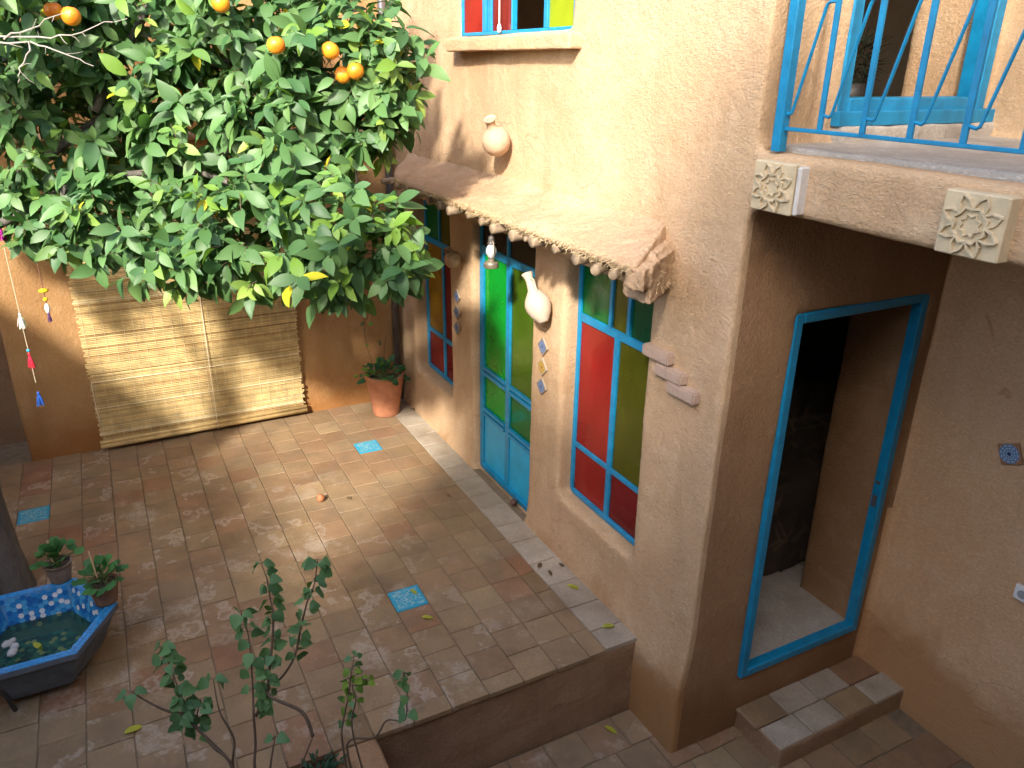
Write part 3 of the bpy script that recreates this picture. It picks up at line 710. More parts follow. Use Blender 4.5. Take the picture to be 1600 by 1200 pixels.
def uv(p):
    d = np.array(p)-C0; z = d@F0; return 800+1220.8*(d@R0)/z, 600+1220.8*(d@D0)/z, z
ouv = [uv(p) for p in ORNG]
for (c, r, dens) in BLOBS:
    c = np.array(c); ncl = int(430*r*r*dens*1.55)+6
    for _ in range(ncl):
        u = rr.normal(size=3); u /= np.linalg.norm(u)
        rho = r*(1-.55*rr.random()**2.0)*(1+.10*rr.normal())
        p = c+u*rho
        # thin out inside neighbours so the crown stays open within
        inside = np.sum(np.linalg.norm(cen-p, axis=1) < rad*.68)
        if inside and rr.random() < .72: continue
        od = u*.8+np.array([.25,-.25,.35])+rr.normal(size=3)*.35; od /= np.linalg.norm(od)
        tl = rr.uniform(.06,.14); q = p-od*tl
        twigs.tube([tuple(q), tuple((p+q)/2+rr.normal(size=3)*.006), tuple(p)], [.0028,.0022,.0014], 3, cap=False)
        nl = rr.integers(5, 9); ph = rr.uniform(0, 6.28); e1 = np.cross(od, [0.13,.2,1.]); e1 /= np.linalg.norm(e1); e2 = np.cross(od, e1)
        young = rr.random() < .10
        for k in range(nl):
            a = ph+k*2.4; side = e1*math.cos(a)+e2*math.sin(a); f = k/nl
            ax = side*(1.0-.4*f)+od*(.25+.6*f)+np.array([0,0,-.42])+rr.normal(size=3)*.18
            nm = np.array([.45,-.45,.75])*.8+od*.6+rr.normal(size=3)*.32
            B = basis(ax, nm); sc = rr.uniform(.070,.152)*(.8 if young else 1)
            t = np.array(GREENS[rr.integers(len(GREENS))])*rr.uniform(.8,1.2)
            if young: t = t*np.array([2.2,1.7,1.1])
            if rr.random() < .012: t = np.array([.50,.46,.03])
            leaves.append((q+od*tl*f+side*.004, B, sc, int(rr.integers(10)), tuple(t)))
# openings in the crown where the fruit shows
keep = []
for L in leaves:
    mid = L[0]+L[1][:,0]*L[2]*.5; pu, pv, pz = uv(mid); ok = True
    for (ou, ov, oz) in ouv[:6]:
        if pz < oz+.05 and (pu-ou)**2+(pv-ov)**2 < 21**2: ok = False
    if np.linalg.norm(mid-C0) < 2.2: ok = False
    if ok: keep.append((pu, pv, pz, L))
vis = sorted([k for k in keep if -10 < k[0] < 1600 and 0 < k[1] < 1190], key=lambda k: k[2])[:300]
visid = {id(k[3]) for k in vis}
LM = {}
def leaf_object_mesh(var, tint_i):
    key = (var, tint_i)
    if key not in LM:
        me = bpy.data.meshes.new('leaf'); me.from_pydata([tuple(v) for v in VAR[var][0]], [], VAR[var][1])
        a = me.color_attributes.new('tint', 'FLOAT_COLOR', 'POINT'); tt = GREENS[tint_i] if tint_i < 6 else ((.13,.24,.035) if tint_i == 6 else (.50,.46,.03))
        a.data.foreach_set('color', np.array([(*tt,1.)]*len(me.vertices), np.float32).ravel())
        for f in me.polygons: f.use_smooth = True
        me.materials.append(LEAF); LM[key] = me
    return LM[key]
bigv = []; bigf = []; bigt = []; off = 0
for pu, pv, pz, L in keep:
    p, B, sc, var, t = L
    if id(L) in visid:
        m4 = Matrix([[*(B[i]*sc), p[i]] for i in range(3)]+[[0,0,0,1]])
        ti = 7 if t[0] > .4 else (6 if t[0] > .1 else int(min(range(6), key=lambda q: abs(GREENS[q][1]-t[1]))))
        link('leaf', leaf_object_mesh(var, ti), None, tree, m4); continue
    v, f = VAR[var]; vv = (v*sc)@B.T+p
    bigv.append(vv); bigf += [tuple(i+off for i in q) for q in f]; bigt += [t]*len(v); off += len(v)
me = bpy.data.meshes.new('crown'); me.from_pydata(np.concatenate(bigv).tolist(), [], bigf)
a = me.color_attributes.new('tint', 'FLOAT_COLOR', 'POINT'); a.data.foreach_set('color', np.array([(*t,1.) for t in bigt], np.float32).ravel())
me.polygons.foreach_set('use_smooth', np.ones(len(me.polygons), bool))
tag(link('crown', me, LEAF, tree), kind='stuff')
print('leaves', len(keep))
# trunk and limbs
tr = MB()
tr.tube([(1.80,-3.24,-.15),(1.80,-3.24,.02),(1.79,-3.25,.25),(1.77,-3.26,.6),(1.76,-3.24,1.0),(1.74,-3.22,1.5),(1.70,-3.15,1.85)], [.20,.165,.142,.13,.13,.125,.11], 20)
for pts, r in (([(1.72,-3.18,1.75),(1.55,-2.9,2.1),(1.65,-2.4,2.35),(1.95,-1.9,2.42),(2.4,-1.5,2.28),(2.75,-1.25,2.12)], .04), ([(1.70,-3.15,1.8),(1.4,-2.8,2.3),(1.45,-2.2,2.7),(1.75,-1.6,2.95),(2.2,-1.1,2.92)], .05), ([(1.70,-3.15,1.8),(1.5,-2.9,2.5),(1.35,-2.4,3.2),(1.3,-2.1,3.8)], .06), ([(1.70,-3.15,1.8),(1.3,-3.2,2.4),(.95,-3.2,3.0)], .05), ([(1.6,-2.3,2.7),(1.65,-1.9,3.3),(1.75,-1.3,3.7)], .04), ([(1.85,-2.5,2.35),(1.75,-2.55,2.2),(1.6,-2.7,2.1)], .02), ([(1.95,-1.9,2.42),(2.15,-1.5,2.6),(2.38,-1.1,2.68)], .02)):
    n = len(pts); tr.tube(pts, [.75*r*(1-.78*i/(n-1)) for i in range(n)], 9)
o = tr.build('trunk', BARK, tree, True)
tag(twigs.build('twigs', TWIG, tree), kind='stuff')
dt = MB(); random.seed(4)
def scraggly(pts, r):
    P = [Vector(p) for p in pts]; Q = []
    for i in range(len(P)-1):
        for k in range(4): Q.append(P[i].lerp(P[i+1], k/4)+Vector((random.gauss(0,.006),random.gauss(0,.006),random.gauss(0,.006))))
    Q.append(P[-1]); dt.tube(Q, [r*(1-.75*i/len(Q)) for i in range(len(Q))], 5)
    for q in Q[2:]:
        if random.random() < .6:
            d = Vector((random.uniform(-.1,1), random.uniform(-.5,1), random.uniform(-1,1))).normalized()*random.uniform(.02,.07); dt.tube([q, q+d*.6+Vector((0,0,random.uniform(-.01,.01))), q+d], [.0018,.0013,.0008], 4)
scraggly([(2.20,-2.85,3.05),(2.43,-2.47,3.04),(2.51,-2.30,3.07),(2.58,-2.12,3.12)], .005)
scraggly([(2.22,-2.85,3.02),(2.41,-2.51,3.02),(2.50,-2.39,2.98),(2.57,-2.28,2.93)], .005)
scraggly([(2.41,-2.51,3.02),(2.43,-2.56,2.92),(2.45,-2.58,2.86)], .004)
scraggly([(2.36,-2.60,3.03),(2.41,-2.46,3.09),(2.45,-2.33,3.15)], .004)
tag(dt.build('dead_branch', TWIG_W, tree), 'bare whitish dead branch')
om = MB(); om.lathe([(.004,-.0415),(.016,-.039),(.030,-.030),(.039,-.016),(.0425,0),(.040,.015),(.031,.029),(.016,.037),(.005,.0375),(.002,.034)], 20)
omesh = om.mesh('orange', True); omesh.materials.append(ORANGE)
for k, p in enumerate(ORNG):
    link('orange', omesh, None, tree, Matrix.Translation(p) @ Matrix.Rotation(random.uniform(-.5,.5), 4, 'X') @ Matrix.Rotation(random.uniform(0,6), 4, 'Z') @ Matrix.Diagonal((1,1,random.uniform(.92,1.02),1)))

# ------------------------------------------------------------------ strings of tassels
def tassel(mb, top, L, r, col, n=26):
    random.seed(int(top[2]*1000)); top = Vector(top)
    mb.lathe([(.003,0),(.0065,-.004),(.007,-.012),(.005,-.016)], 8, Matrix.Translation(top), col)
    for k in range(n):
        a = random.uniform(0,6.28); q = math.sqrt(random.random())
        d = Vector((math.cos(a)*q*r, math.sin(a)*q*r, -L*random.uniform(.86,1.05)))
        c = tuple(x*random.uniform(.75,1.2) for x in col)
        mb.tube([top+Vector((0,0,-.012)), top+Vector((d.x*.55, d.y*.55, d.z*.45)), top+d], [.0022,.0024,.0016], 4, c)
def string(pts, r=.0018, col=(.55,.48,.34)):
    mb = MB(); mb.tube(pts, r, 5, col); return mb
ts = empty('tassel_string', (1.8,-2.835,1.2), 'string of white, red and blue tassels hanging from the tree', 'garland')
X, Y_ = 1.86, -2.83
string([(X,Y_,2.05),(X-.002,Y_,1.8),(X+.003,Y_,1.6),(X,Y_,1.3)]).build('cord', YARN, ts)
for zz, L, r, c in ((1.70,.085,.024,(.72,.66,.55)),(1.475,.085,.022,(.62,.035,.06)),(1.245,.085,.022,(.03,.10,.42))):
    mb = MB(); tassel(mb, (X, Y_, zz), L, r, c); mb.build('tassel', YARN, ts)
mb = MB(); mb.lathe([(.003,-.008),(.008,-.005),(.009,0),(.008,.005),(.003,.008)], 10, Matrix.Translation((X,Y_,1.488)), (.05,.35,.6)); mb.build('bead', YARN, ts, True)
bs = empty('bead_string', (1.84,-2.70,1.6), 'short string with yellow beads, a white shell bead and a purple tassel', 'garland')
X, Y_ = 1.83, -2.70
string([(X,Y_,1.95),(X,Y_,1.62)], .0025, (.16,.08,.05)).build('cord', YARN, bs)
for zz, a, h, c in ((1.80,.026,.011,(.72,.50,.02)),(1.752,.013,.010,(.72,.50,.02)),(1.70,.014,.028,(.75,.72,.68))):
    mb = MB(); mb.lathe([(.003,-h),(a*.7,-h*.7),(a,0),(a*.7,h*.7),(.003,h)], 14, Matrix.Translation((X,Y_,zz)), c); mb.build('bead', YARN, bs, True)
mb = MB(); tassel(mb, (X, Y_, 1.675), .05, .014, (.10,.045,.13)); mb.build('tassel', YARN, bs)
ps = empty('purple_tassel', (1.55,-2.85,2.0), 'magenta tassel hanging from the leaves at the far left', 'garland')
string([(1.56,-2.86,2.3),(1.56,-2.86,2.1)]).build('cord', YARN, ps)
mb = MB(); tassel(mb, (1.56,-2.86,2.12), .09, .028, (.32,.02,.20), 34); mb.build('tassel', YARN, ps)
mb = MB(); mb.lathe([(.003,-.01),(.011,-.006),(.012,.004),(.003,.01)], 10, Matrix.Translation((1.56,-2.86,2.13)), (.04,.15,.4)); mb.build('bead', YARN, ps, True)

# ================================================================== PLANTS
def round_leaf(n=9, cup=.2, wob=.08, notch=.35):
    vv = [(0,0,0)]; fs = []
    for k in range(n+1):
        a = notch+(2*math.pi-2*notch)*k/n-math.pi; r = .5*(1+wob*math.sin(k*2.3))
        vv.append((.42+r*math.cos(a)*1.0, r*math.sin(a), cup*(r*r)*(.6+.4*math.cos(a*3))))
    vv.append((.42,0,-.03)); c = len(vv)-1
    for k in range(1, n+1): fs.append((c, k, k+1))
    fs.append((c, n+1, 0)); fs.append((c, 0, 1))
    return vv, fs
def mesh_tint(vf, tint, mat, name='leaf'):
    me = bpy.data.meshes.new(name); me.from_pydata([tuple(v) for v in vf[0]], [], vf[1])
    a = me.color_attributes.new('tint', 'FLOAT_COLOR', 'POINT'); a.data.foreach_set('color', np.array([(*tint,1.)]*len(me.vertices), np.float32).ravel())
    for f in me.polygons: f.use_smooth = True
    me.materials.append(mat); return me
random.seed(21)
def poplar(seed):   # heart/lobed leaf of the bed shrubs
    random.seed(seed)
    st = ((0,.35),(.10,.85),(.26,1.0),(.42,.78),(.5,.84),(.66,.55),(.78,.5),(.9,.2),(1.,0.))
    return leaf_arrays(random.uniform(.40,.50), random.uniform(.0,.35), random.uniform(.1,.5), random.uniform(-.4,.4), st, .03)
LV_SH = [mesh_tint(poplar(s), t, LEAF_S) for s, t in ((1,(.09,.185,.075)),(2,(.10,.21,.08)),(3,(.075,.165,.07)),(4,(.115,.23,.085)),(5,(.095,.20,.085)))]
LV_YG = [mesh_tint(poplar(s), t, LEAF_S) for s, t in ((6,(.16,.26,.03)),(7,(.12,.22,.035)))]
LV_GE = [mesh_tint(round_leaf(10, .25, w_, .3), t, LEAF_S) for w_, t in ((.1,(.05,.16,.045)),(.14,(.04,.13,.04)),(.06,(.065,.19,.05)))]
LV_IV = [mesh_tint(round_leaf(7, .15, w_, .2), t, LEAF_S) for w_, t in ((.25,(.03,.10,.04)),(.2,(.04,.13,.045)),(.28,(.11,.24,.03)))]
def put_leaf(mesh_, parent, p, ax, nm, sc):
    B = basis(np.array(ax, float), np.array(nm, float)); link('leaf', mesh_, None, parent, Matrix([[*(B[i]*sc), p[i]] for i in range(3)]+[[0,0,0,1]]))
def smooth_path(pts, n=5):
    P = [Vector(p) for p in pts]; out = []
    for i in range(len(P)-1):
        p0 = P[max(i-1,0)]; p1 = P[i]; p2 = P[i+1]; p3 = P[min(i+2,len(P)-1)]
        for k in range(n):
            t = k/n; out.append(.5*((2*p1)+(p2-p0)*t+(2*p0-5*p1+4*p2-p3)*t*t+(3*p1-p0-3*p2+p3)*t**3))
    out.append(P[-1]); return out
def shrub(root, paths, lv, r0=.007, seed=1, size=(.036,.056), start=.35):
    random.seed(seed)
    for pts, st, step in paths:
        Q = smooth_path(pts); n = len(Q)
        MB().tube(Q, [max(.0014, r0*(1-.8*i/n)) for i in range(n)], 6).build('stem', TWIG, root, True)
        acc = 0; side = random.choice((-1,1))
        for i in range(int(n*st), n):
            acc += (Q[i]-Q[i-1]).length
            if acc > step or i == n-1:
                acc = 0; side = -side
                for rep in range(random.choice((1,2,2)) if i < n-1 else 4):
                    d = RIGHT*side*random.uniform(.4,1)+Vector((random.gauss(0,.5),random.gauss(0,.5),random.uniform(-.6,.35))); d.normalize()
                    p = Q[i]+d*random.uniform(.008,.018)
                    MB().tube([Q[i], p], .0009, 3, cap=False).build('petiole', TWIG, root)
                    put_leaf(random.choice(lv), root, p, d+Vector((0,0,-.5)), Vector((.4,-.2,.55))+Vector((random.gauss(0,.35),random.gauss(0,.35),random.gauss(0,.3))), random.uniform(*size))
                    side = -side
B0 = (4.42,-2.22,-.12)
s1 = empty('shrub', B0, 'young shrub arching left with dark lobed leaves in the foreground bed', 'shrub', 'shrubs in the foreground bed')
shrub(s1, [([(4.46,-2.24,-.15),(4.46,-2.24,.35),(4.37,-2.26,.65),(4.31,-2.31,.72),(4.26,-2.35,.78),(4.23,-2.39,.81),(4.21,-2.38,.87),(4.17,-2.39,.93),(4.14,-2.40,.99),(4.10,-2.42,1.04)], .50, .009),
           ([(4.44,-2.26,-.15),(4.44,-2.24,.3),(4.35,-2.26,.62),(4.28,-2.31,.71),(4.24,-2.35,.76),(4.22,-2.34,.81),(4.21,-2.32,.86)], .62, .010),
           ([(4.45,-2.25,.2),(4.34,-2.26,.6),(4.31,-2.24,.72),(4.27,-2.27,.83),(4.20,-2.27,.92)], .97, .05),
           ([(4.22,-2.38,.82),(4.20,-2.44,.85),(4.17,-2.50,.90),(4.15,-2.53,.93)], .95, .05)], LV_SH, .0065, 3)
s2 = empty('shrub', (4.40,-2.18,-.12), 'tallest young shrub with three upright leafy shoots in the foreground bed', 'shrub', 'shrubs in the foreground bed')
shrub(s2, [([(4.40,-2.2,-.15),(4.37,-2.2,.3),(4.33,-2.19,.56),(4.29,-2.17,.65),(4.26,-2.16,.75),(4.23,-2.15,.81),(4.20,-2.14,.89),(4.16,-2.13,.98),(4.13,-2.13,1.04),(4.10,-2.14,1.10)], .60, .016),
           ([(4.22,-2.15,.71),(4.21,-2.10,.78),(4.19,-2.08,.86),(4.15,-2.05,.96),(4.12,-2.03,1.06),(4.09,-2.03,1.11),(4.06,-2.03,1.18),(4.03,-2.04,1.23)], .03, .013),
           ([(4.38,-1.98,.68),(4.33,-2.00,.76),(4.25,-2.09,.80),(4.16,-2.09,.78),(4.17,-2.04,.80),(4.17,-1.98,.88),(4.14,-1.94,.98),(4.12,-1.90,1.08),(4.11,-1.87,1.13),(4.09,-1.85,1.19),(4.08,-1.84,1.22)], .50, .017),
           ([(4.38,-2.19,.2),(4.40,-2.05,.55),(4.38,-1.98,.68)], 1.1, .05),
           ([(4.38,-2.19,.35),(4.33,-2.13,.58),(4.30,-2.10,.66)], .8, .03)], LV_SH, .007, 5)
s3 = empty('shrub', (4.46,-1.84,-.12), 'small shrub with fresh yellow-green leaves at the bed corner', 'shrub', 'shrubs in the foreground bed')
shrub(s3, [([(4.50,-1.88,-.15),(4.46,-1.88,.4),(4.40,-1.88,.62),(4.38,-1.87,.68),(4.35,-1.83,.79),(4.33,-1.81,.86),(4.31,-1.79,.91)], .52, .013)], LV_SH[:3]+LV_YG, .006, 8, (.024,.038))
shrub(s3, [([(4.50,-1.82,-.15),(4.47,-1.82,.4),(4.40,-1.84,.67),(4.37,-1.81,.77),(4.34,-1.81,.82),(4.36,-1.76,.84)], .58, .009)], LV_YG, .005, 9, (.024,.04))
shrub(s3, [([(4.48,-1.84,.35),(4.38,-1.86,.58),(4.41,-1.76,.60),(4.41,-1.71,.66),(4.44,-1.65,.66),(4.42,-1.63,.72),(4.40,-1.62,.77),(4.38,-1.62,.82)], .66, .013)], LV_SH, .005, 10, (.032,.05))
# planter bed
pb = empty('planter_bed', (4.6,-2.6,-.5), 'raised earth bed with an ochre kerb in front of the terrace', 'planter')
adobe('kerb', csg([('+', 3.80, 6.3, -1.80, -1.60, -.56, -.012), ('+', 6.1, 6.3, -4.4, -1.60, -.56, -.012)]), PL_END, pb, .02, 4, ((2,.01),(8,.005)))
adobe('soil', csg([('+', 3.83, 6.15, -4.4, -1.76, -.5, -.14)]), SOIL, pb, .03, 3, ((3,.03),(12,.02)))
lp = empty('low_plant', (4.05,-1.98,-.14), 'dark green low plant tucked against the terrace edge in the bed', 'plant')
random.seed(31); LV_LOW = [mesh_tint(leaf_arrays(.22,.2,.4), t, LEAF_S) for t in ((.02,.06,.035),(.028,.075,.04))]
for k in range(150):
    a = random.uniform(0,6.28); e = random.uniform(.1,1.3); d = Vector((math.cos(a)*math.cos(e), math.sin(a)*math.cos(e), math.sin(e)))
    p = Vector((3.98,-1.90,-.05))+d*random.uniform(.06,.15)
    put_leaf(random.choice(LV_LOW), lp, p, d+Vector((0,0,-.2)), Vector((random.gauss(0,.5),random.gauss(0,.5),1)), random.uniform(.03,.05))
    if k % 5 == 0: MB().tube([(3.98,-1.90,-.14), p], .002, 4, cap=False).build('stem', GREENSTEM, lp)

def pot(root, c, r, h, mat, soil=.85, flare_=.72, ribs=False):
    m4 = Matrix.Translation(c)
    p = [(.01,0),(r*flare_,0),(r*(flare_+.02),.01)]
    for k in range(1, 8): p.append((r*(flare_+(1-flare_)*k/8)*(1+(.012 if ribs and k % 2 else 0)), h*.86*k/8))
    p += [(r*.97,h*.88),(r*1.06,h*.90),(r*1.07,h*.985),(r*1.04,h),(r*.95,h),(r*.92,h*.86),(r*.90,h*soil*.97),(.01,h*soil*.97)]
    MB().lathe(p, 32, m4, jit=.006).build('pot', mat, root, True)
    s = MB(); n = 14
    vv = [(c[0], c[1], c[2]+h*soil+.012)]
    for k in range(n): vv.append((c[0]+r*.92*math.cos(6.2832*k/n), c[1]+r*.92*math.sin(6.2832*k/n), c[2]+h*soil+random.uniform(-.004,.004)))
    s.add(vv, [(0,1+k,1+(k+1)%n) for k in range(n)]); s.build('soil', SOIL, root)
def bush(root, c, R, n, lv, size, stem=GREENSTEM, low=.15, h=1.0):
    c = Vector(c)
    for k in range(n):
        a = random.uniform(0,6.28); e = random.uniform(low,1.45); rr_ = R*random.uniform(.55,1.0)
        d = Vector((math.cos(a)*math.cos(e), math.sin(a)*math.cos(e), math.sin(e)*h)); p = c+d*rr_
        MB().tube([c+Vector((d.x*.01,d.y*.01,-.01)), c+d*rr_*.5+Vector((0,0,.015)), p], [.0022,.0018,.0012], 4, cap=False).build('stem', stem, root)
        put_leaf(random.choice(lv), root, p, d+Vector((0,0,-.35)), Vector((.3,-.2,.9))+d*.5+Vector((random.gauss(0,.2),random.gauss(0,.2),0)), random.uniform(*size))
random.seed(41)
pc = empty('potted_plant', (.30,-.33,0), 'terracotta pot with ivy-leaved plant in the corner by the left window', 'potted plant')
pot(pc, (.31,-.34,0), .165, .385, TERRA, .86, .70, True)
bush(pc, (.31,-.34,.33), .21, 64, LV_IV, (.04,.072), low=-.1, h=.8)
for pts in ([(.30,-.37,.33),(.28,-.44,.5),(.25,-.48,.75),(.25,-.46,1.0),(.24,-.45,1.2)], [(.33,-.33,.33),(.35,-.35,.55),(.33,-.31,.75)], [(.28,-.36,.33),(.30,-.50,.42),(.30,-.60,.38)]):
    Q = smooth_path(pts); MB().tube(Q, .0028, 5).build('stem', TWIG, pc)
    for i in range(8, len(Q), 4):
        for _ in range(2): put_leaf(random.choice(LV_IV), pc, Q[i]+Vector((random.gauss(0,.02),random.gauss(0,.02),0)), Vector((random.gauss(0,1),random.gauss(0,1),-.3)), Vector((.4,-.3,.8)), random.uniform(.03,.045))

# ================================================================== BASIN
HB = .30
fb = empty('fountain_basin', (2.66,-3.02,0), 'hexagonal garden basin lined with blue and white mosaic', 'basin')
bc = Vector((2.66,-3.005,0)); RO = .39
def hexp(R, z, cx=bc.x, cy=bc.y): return [(cx+R*math.cos(math.radians(30+60*k)), cy+R*math.sin(math.radians(30+60*k)), z) for k in range(6)]
CEM = simple('basin_cement', (.12,.145,.18), .8, nscale=12, namp=.4, bmp=.3)
GROUT_B = simple('mosaic_grout', (.08,.26,.50), .7, nscale=30, namp=.2)
def ring(levels):
    vv = []; fs = []
    for R, z in levels: vv += hexp(R, z)
    for i in range(len(levels)-1):
        for k in range(6): fs.append((i*6+k, i*6+(k+1)%6, (i+1)*6+(k+1)%6, (i+1)*6+k))
    return vv, fs
mb = MB(); mb.add(*ring([(.17,0),(.18,.045),(.272,.060),(.29,.09),(RO-.03,HB-.06),(RO-.004,HB-.035),(RO,HB-.03),(RO,HB)])); mb.build('shell', CEM, fb)
mb = MB(); mb.add(*ring([(RO,HB),(RO-.052,HB),(RO-.105,HB-.19),(RO-.13,HB-.225),(.01,HB-.225)])); mb.build('lining', GROUT_B, fb)
random.seed(51)
sq = MB()
def gl(name, col, r=.22): return simple(name, col, r, nscale=8, namp=.2)
MB1 = gl('blue_mosaic', (.03,.24,.58)); MB2 = gl('sky_mosaic', (.09,.40,.70)); MB3 = gl('navy_mosaic', (.02,.15,.45)); MW = gl('white_mosaic', (.72,.75,.78))
RIMM = simple('rim_mosaic', (.04,.28,.62), .25, nscale=40, namp=.4)
for k in range(6):
    P0 = Vector(hexp(RO-.002, HB)[k]); P1 = Vector(hexp(RO-.002, HB)[(k+1)%6]); I0 = Vector(hexp(RO-.05, HB)[k]); I1 = Vector(hexp(RO-.05, HB)[(k+1)%6])
    n = 16
    for i in range(n):
        for j in range(2):
            a0, a1 = (i+.05)/n, (i+.95)/n; b0, b1 = (j+.05)/2, (j+.95)/2
            q = [P0.lerp(P1,a).lerp(I0.lerp(I1,a), b) for a, b in ((a0,b0),(a1,b0),(a1,b1),(a0,b1))]
            sq.add([v+Vector((0,0,.0005)) for v in q]+[v+Vector((0,0,.003)) for v in q], [(4,5,6,7),(0,1,5,4),(1,2,6,5),(2,3,7,6),(3,0,4,7)])
tag(sq.build('rim_tiles', RIMM, fb), 'rim of small blue square tiles', kind='stuff')
hx = {}
for nm_, mt_ in (('a',MB1),('b',MB2),('c',MB3),('w',MW)):
    me = MB().prism([(.0148*math.cos(math.radians(60*k)), .0148*math.sin(math.radians(60*k))) for k in range(6)], 0, .003).mesh('hexagon_tile'); me.materials.append(mt_); hx[nm_] = me
def hex_face(A, B, Cc, D, clip):
    """fill quad A(top) B(top) Cc(bottom) D(bottom) with hexagon tiles"""
    u = (B-A).normalized(); n = u.cross(A-D).normalized(); v = n.cross(u)*-1
    if n.z < 0: n = -n
    W = (B-A).length; H = (D-A).dot(v); du = .0148*1.5+.0022; dv = .0148*math.sqrt(3)+.0022
    wb = ((Cc-D).length)
    i = 0; x_ = .012
    while x_ < W-.010:
        y_ = .014+(dv/2 if i % 2 else 0)
        while y_ < H-.006:
            f = y_/H; lo = (W-wb)/2*f
            if lo+.008 < x_ < W-lo-.008:
                k = random.random(); nm_ = 'w' if k < .13 else ('a' if k < .5 else ('b' if k < .75 else 'c'))
                p = A+u*x_+v*y_+n*.0006
                link('hexagon_tile', hx[nm_], None, fb, Matrix(((u.x,(n.cross(u)).x,n.x,p.x),(u.y,(n.cross(u)).y,n.y,p.y),(u.z,(n.cross(u)).z,n.z,p.z),(0,0,0,1))))
            y_ += dv
        x_ += du; i += 1
T = [Vector(p) for p in hexp(RO-.052, HB)]; Bt = [Vector(p) for p in hexp(RO-.105, HB-.19)]
for k in range(6):
    a, b = T[k], T[(k+1)%6]
    c_, d_ = Bt[(k+1)%6], Bt[k]
    m_ = (a+b)/2
    if k in (1,2,0,3): hex_face(b, a, d_, c_, None)
# floor tiles of the basin, under the water
random.seed(53); R_ = RO-.14
for i in range(-12, 13):
    for j in range(-12, 13):
        px, py = i*(.0148*1.5+.0022), (j+(.5 if i % 2 else 0))*(.0148*math.sqrt(3)+.0022)
        if max(abs(px*math.cos(math.radians(q))+py*math.sin(math.radians(q))) for q in (0,60,120)) < R_*.866-.014 and inframe((bc.x+px, bc.y+py, HB-.22), 5):
            link('hexagon_tile', hx['w' if random.random() < .2 else random.choice('abc')], None, fb, Matrix.Translation((bc.x+px, bc.y+py, HB-.224)))
def water_mat():
    m, t, b = M('pond_water'); b.inputs['Base Color'].default_value = (.07,.085,.05,1); b.inputs['Roughness'].default_value = .04; o = t.nodes['Material Output']
    bump(t, b, noise_(t, pos(t), 18, 2), .05, .01)
    tr_ = N(t, 'BsdfTransparent'); tr_.inputs[0].default_value = (.55,.64,.42,1)
    ms = N(t, 'MixShader', Fac=.75); t.links.new(b.outputs[0], ms.inputs[1]); t.links.new(tr_.outputs[0], ms.inputs[2]); t.links.new(ms.outputs[0], o.inputs[0]); return m
mb = MB(); mb.add(hexp(RO-.092, HB-.145), [(0,1,2,3,4,5)]); mb.build('water', water_mat(), fb)
# white pebbles at the left of the basin and the stand in front
for k in range(7):
    bm = bmesh.new(); bmesh.ops.create_icosphere(bm, subdivisions=2, radius=random.uniform(.014,.026))
    for v in bm.verts: v.co *= 1+noise.noise(v.co*60+Vector((k*3.,0,0)))*.3; v.co.z *= .7
    me = bpy.data.meshes.new('pebble'); bm.to_mesh(me); bm.free()
    for f in me.polygons: f.use_smooth = True
    o = link('pebble', me, simple('pebble_stone', (.45,.44,.42), .7), None, Matrix.Translation((2.64+random.uniform(-.06,.06), -3.13+random.uniform(-.05,.03), HB-.135+random.uniform(0,.03))))
    tag(o, 'rounded pale pebble in the small pile at the left of the basin', 'pebble', 'pebbles in the basin')
sl_ = empty('metal_stand', (2.93,-3.15,0), 'dark metal stand with a slanting leg beside the basin', 'stand')
MB().tube([(2.905,-3.125,.0),(2.96,-3.165,.30),(2.97,-3.18,.42)], .011, 8).build('leg', STEEL, sl_, True)
MB().tube([(2.905,-3.42,.0),(2.96,-3.36,.30),(2.97,-3.34,.42)], .011, 8).build('leg', STEEL, sl_, True)
MB().tube([(2.97,-3.17,.42),(2.97,-3.36,.42)], .010, 8).build('crossbar', STEEL, sl_, True)
# two pots on the basin's rim
p1 = empty('potted_plant', (2.30,-2.86,HB), 'grey clay pot with geranium on the basin edge nearest the trunk', 'potted plant')
pot(p1, (2.31,-2.88,HB+.004), .068, .115, TERRA_G, .85, .74)
bush(p1, (2.31,-2.88,HB+.10), .115, 44, LV_GE, (.036,.058), low=.25, h=1.0)
MB().tube([(2.29,-2.90,HB+.09),(2.275,-2.905,HB+.24)], .006, 6).build('stake', simple('stake_wood',(.50,.34,.18),.8), p1)
p2 = empty('potted_plant', (2.62,-2.67,HB), 'brown clay pot with geranium and stake on the basin corner', 'potted plant')
pot(p2, (2.625,-2.665,HB+.004), .072, .125, TERRA_G if False else simple('brown_terracotta',(.26,.145,.09),.85,nscale=12,namp=.3,bmp=.25), .86, .76)
bush(p2, (2.61,-2.67,HB+.115), .12, 42, LV_GE, (.036,.06), low=.2, h=.9)
MB().tube([(2.62,-2.68,HB+.10),(2.585,-2.70,HB+.30)], .0045, 6).build('stake', bpy.data.materials['stake_wood'], p2)
MB().box(-.008,.008,-.003,.003,0,.06,Matrix.Translation((2.56,-2.655,HB+.19))).build('plant_tag', BLUE, p2, bevel=.002)

# ================================================================== THINGS HUNG ON THE FACADE
def frame_from(zaxis, xaxis=Vector((1,0,0))):
    z = zaxis.normalized(); x = (xaxis-z*xaxis.dot(z)).normalized(); y = z.cross(x); return Matrix(((x.x,y.x,z.x,0),(x.y,y.y,z.y,0),(x.z,y.z,z.z,0),(0,0,0,1)))
def handle(pts, r, mat, root):
    MB().tube(smooth_path(pts, 5), r, 8).build('handle', mat, root, True)
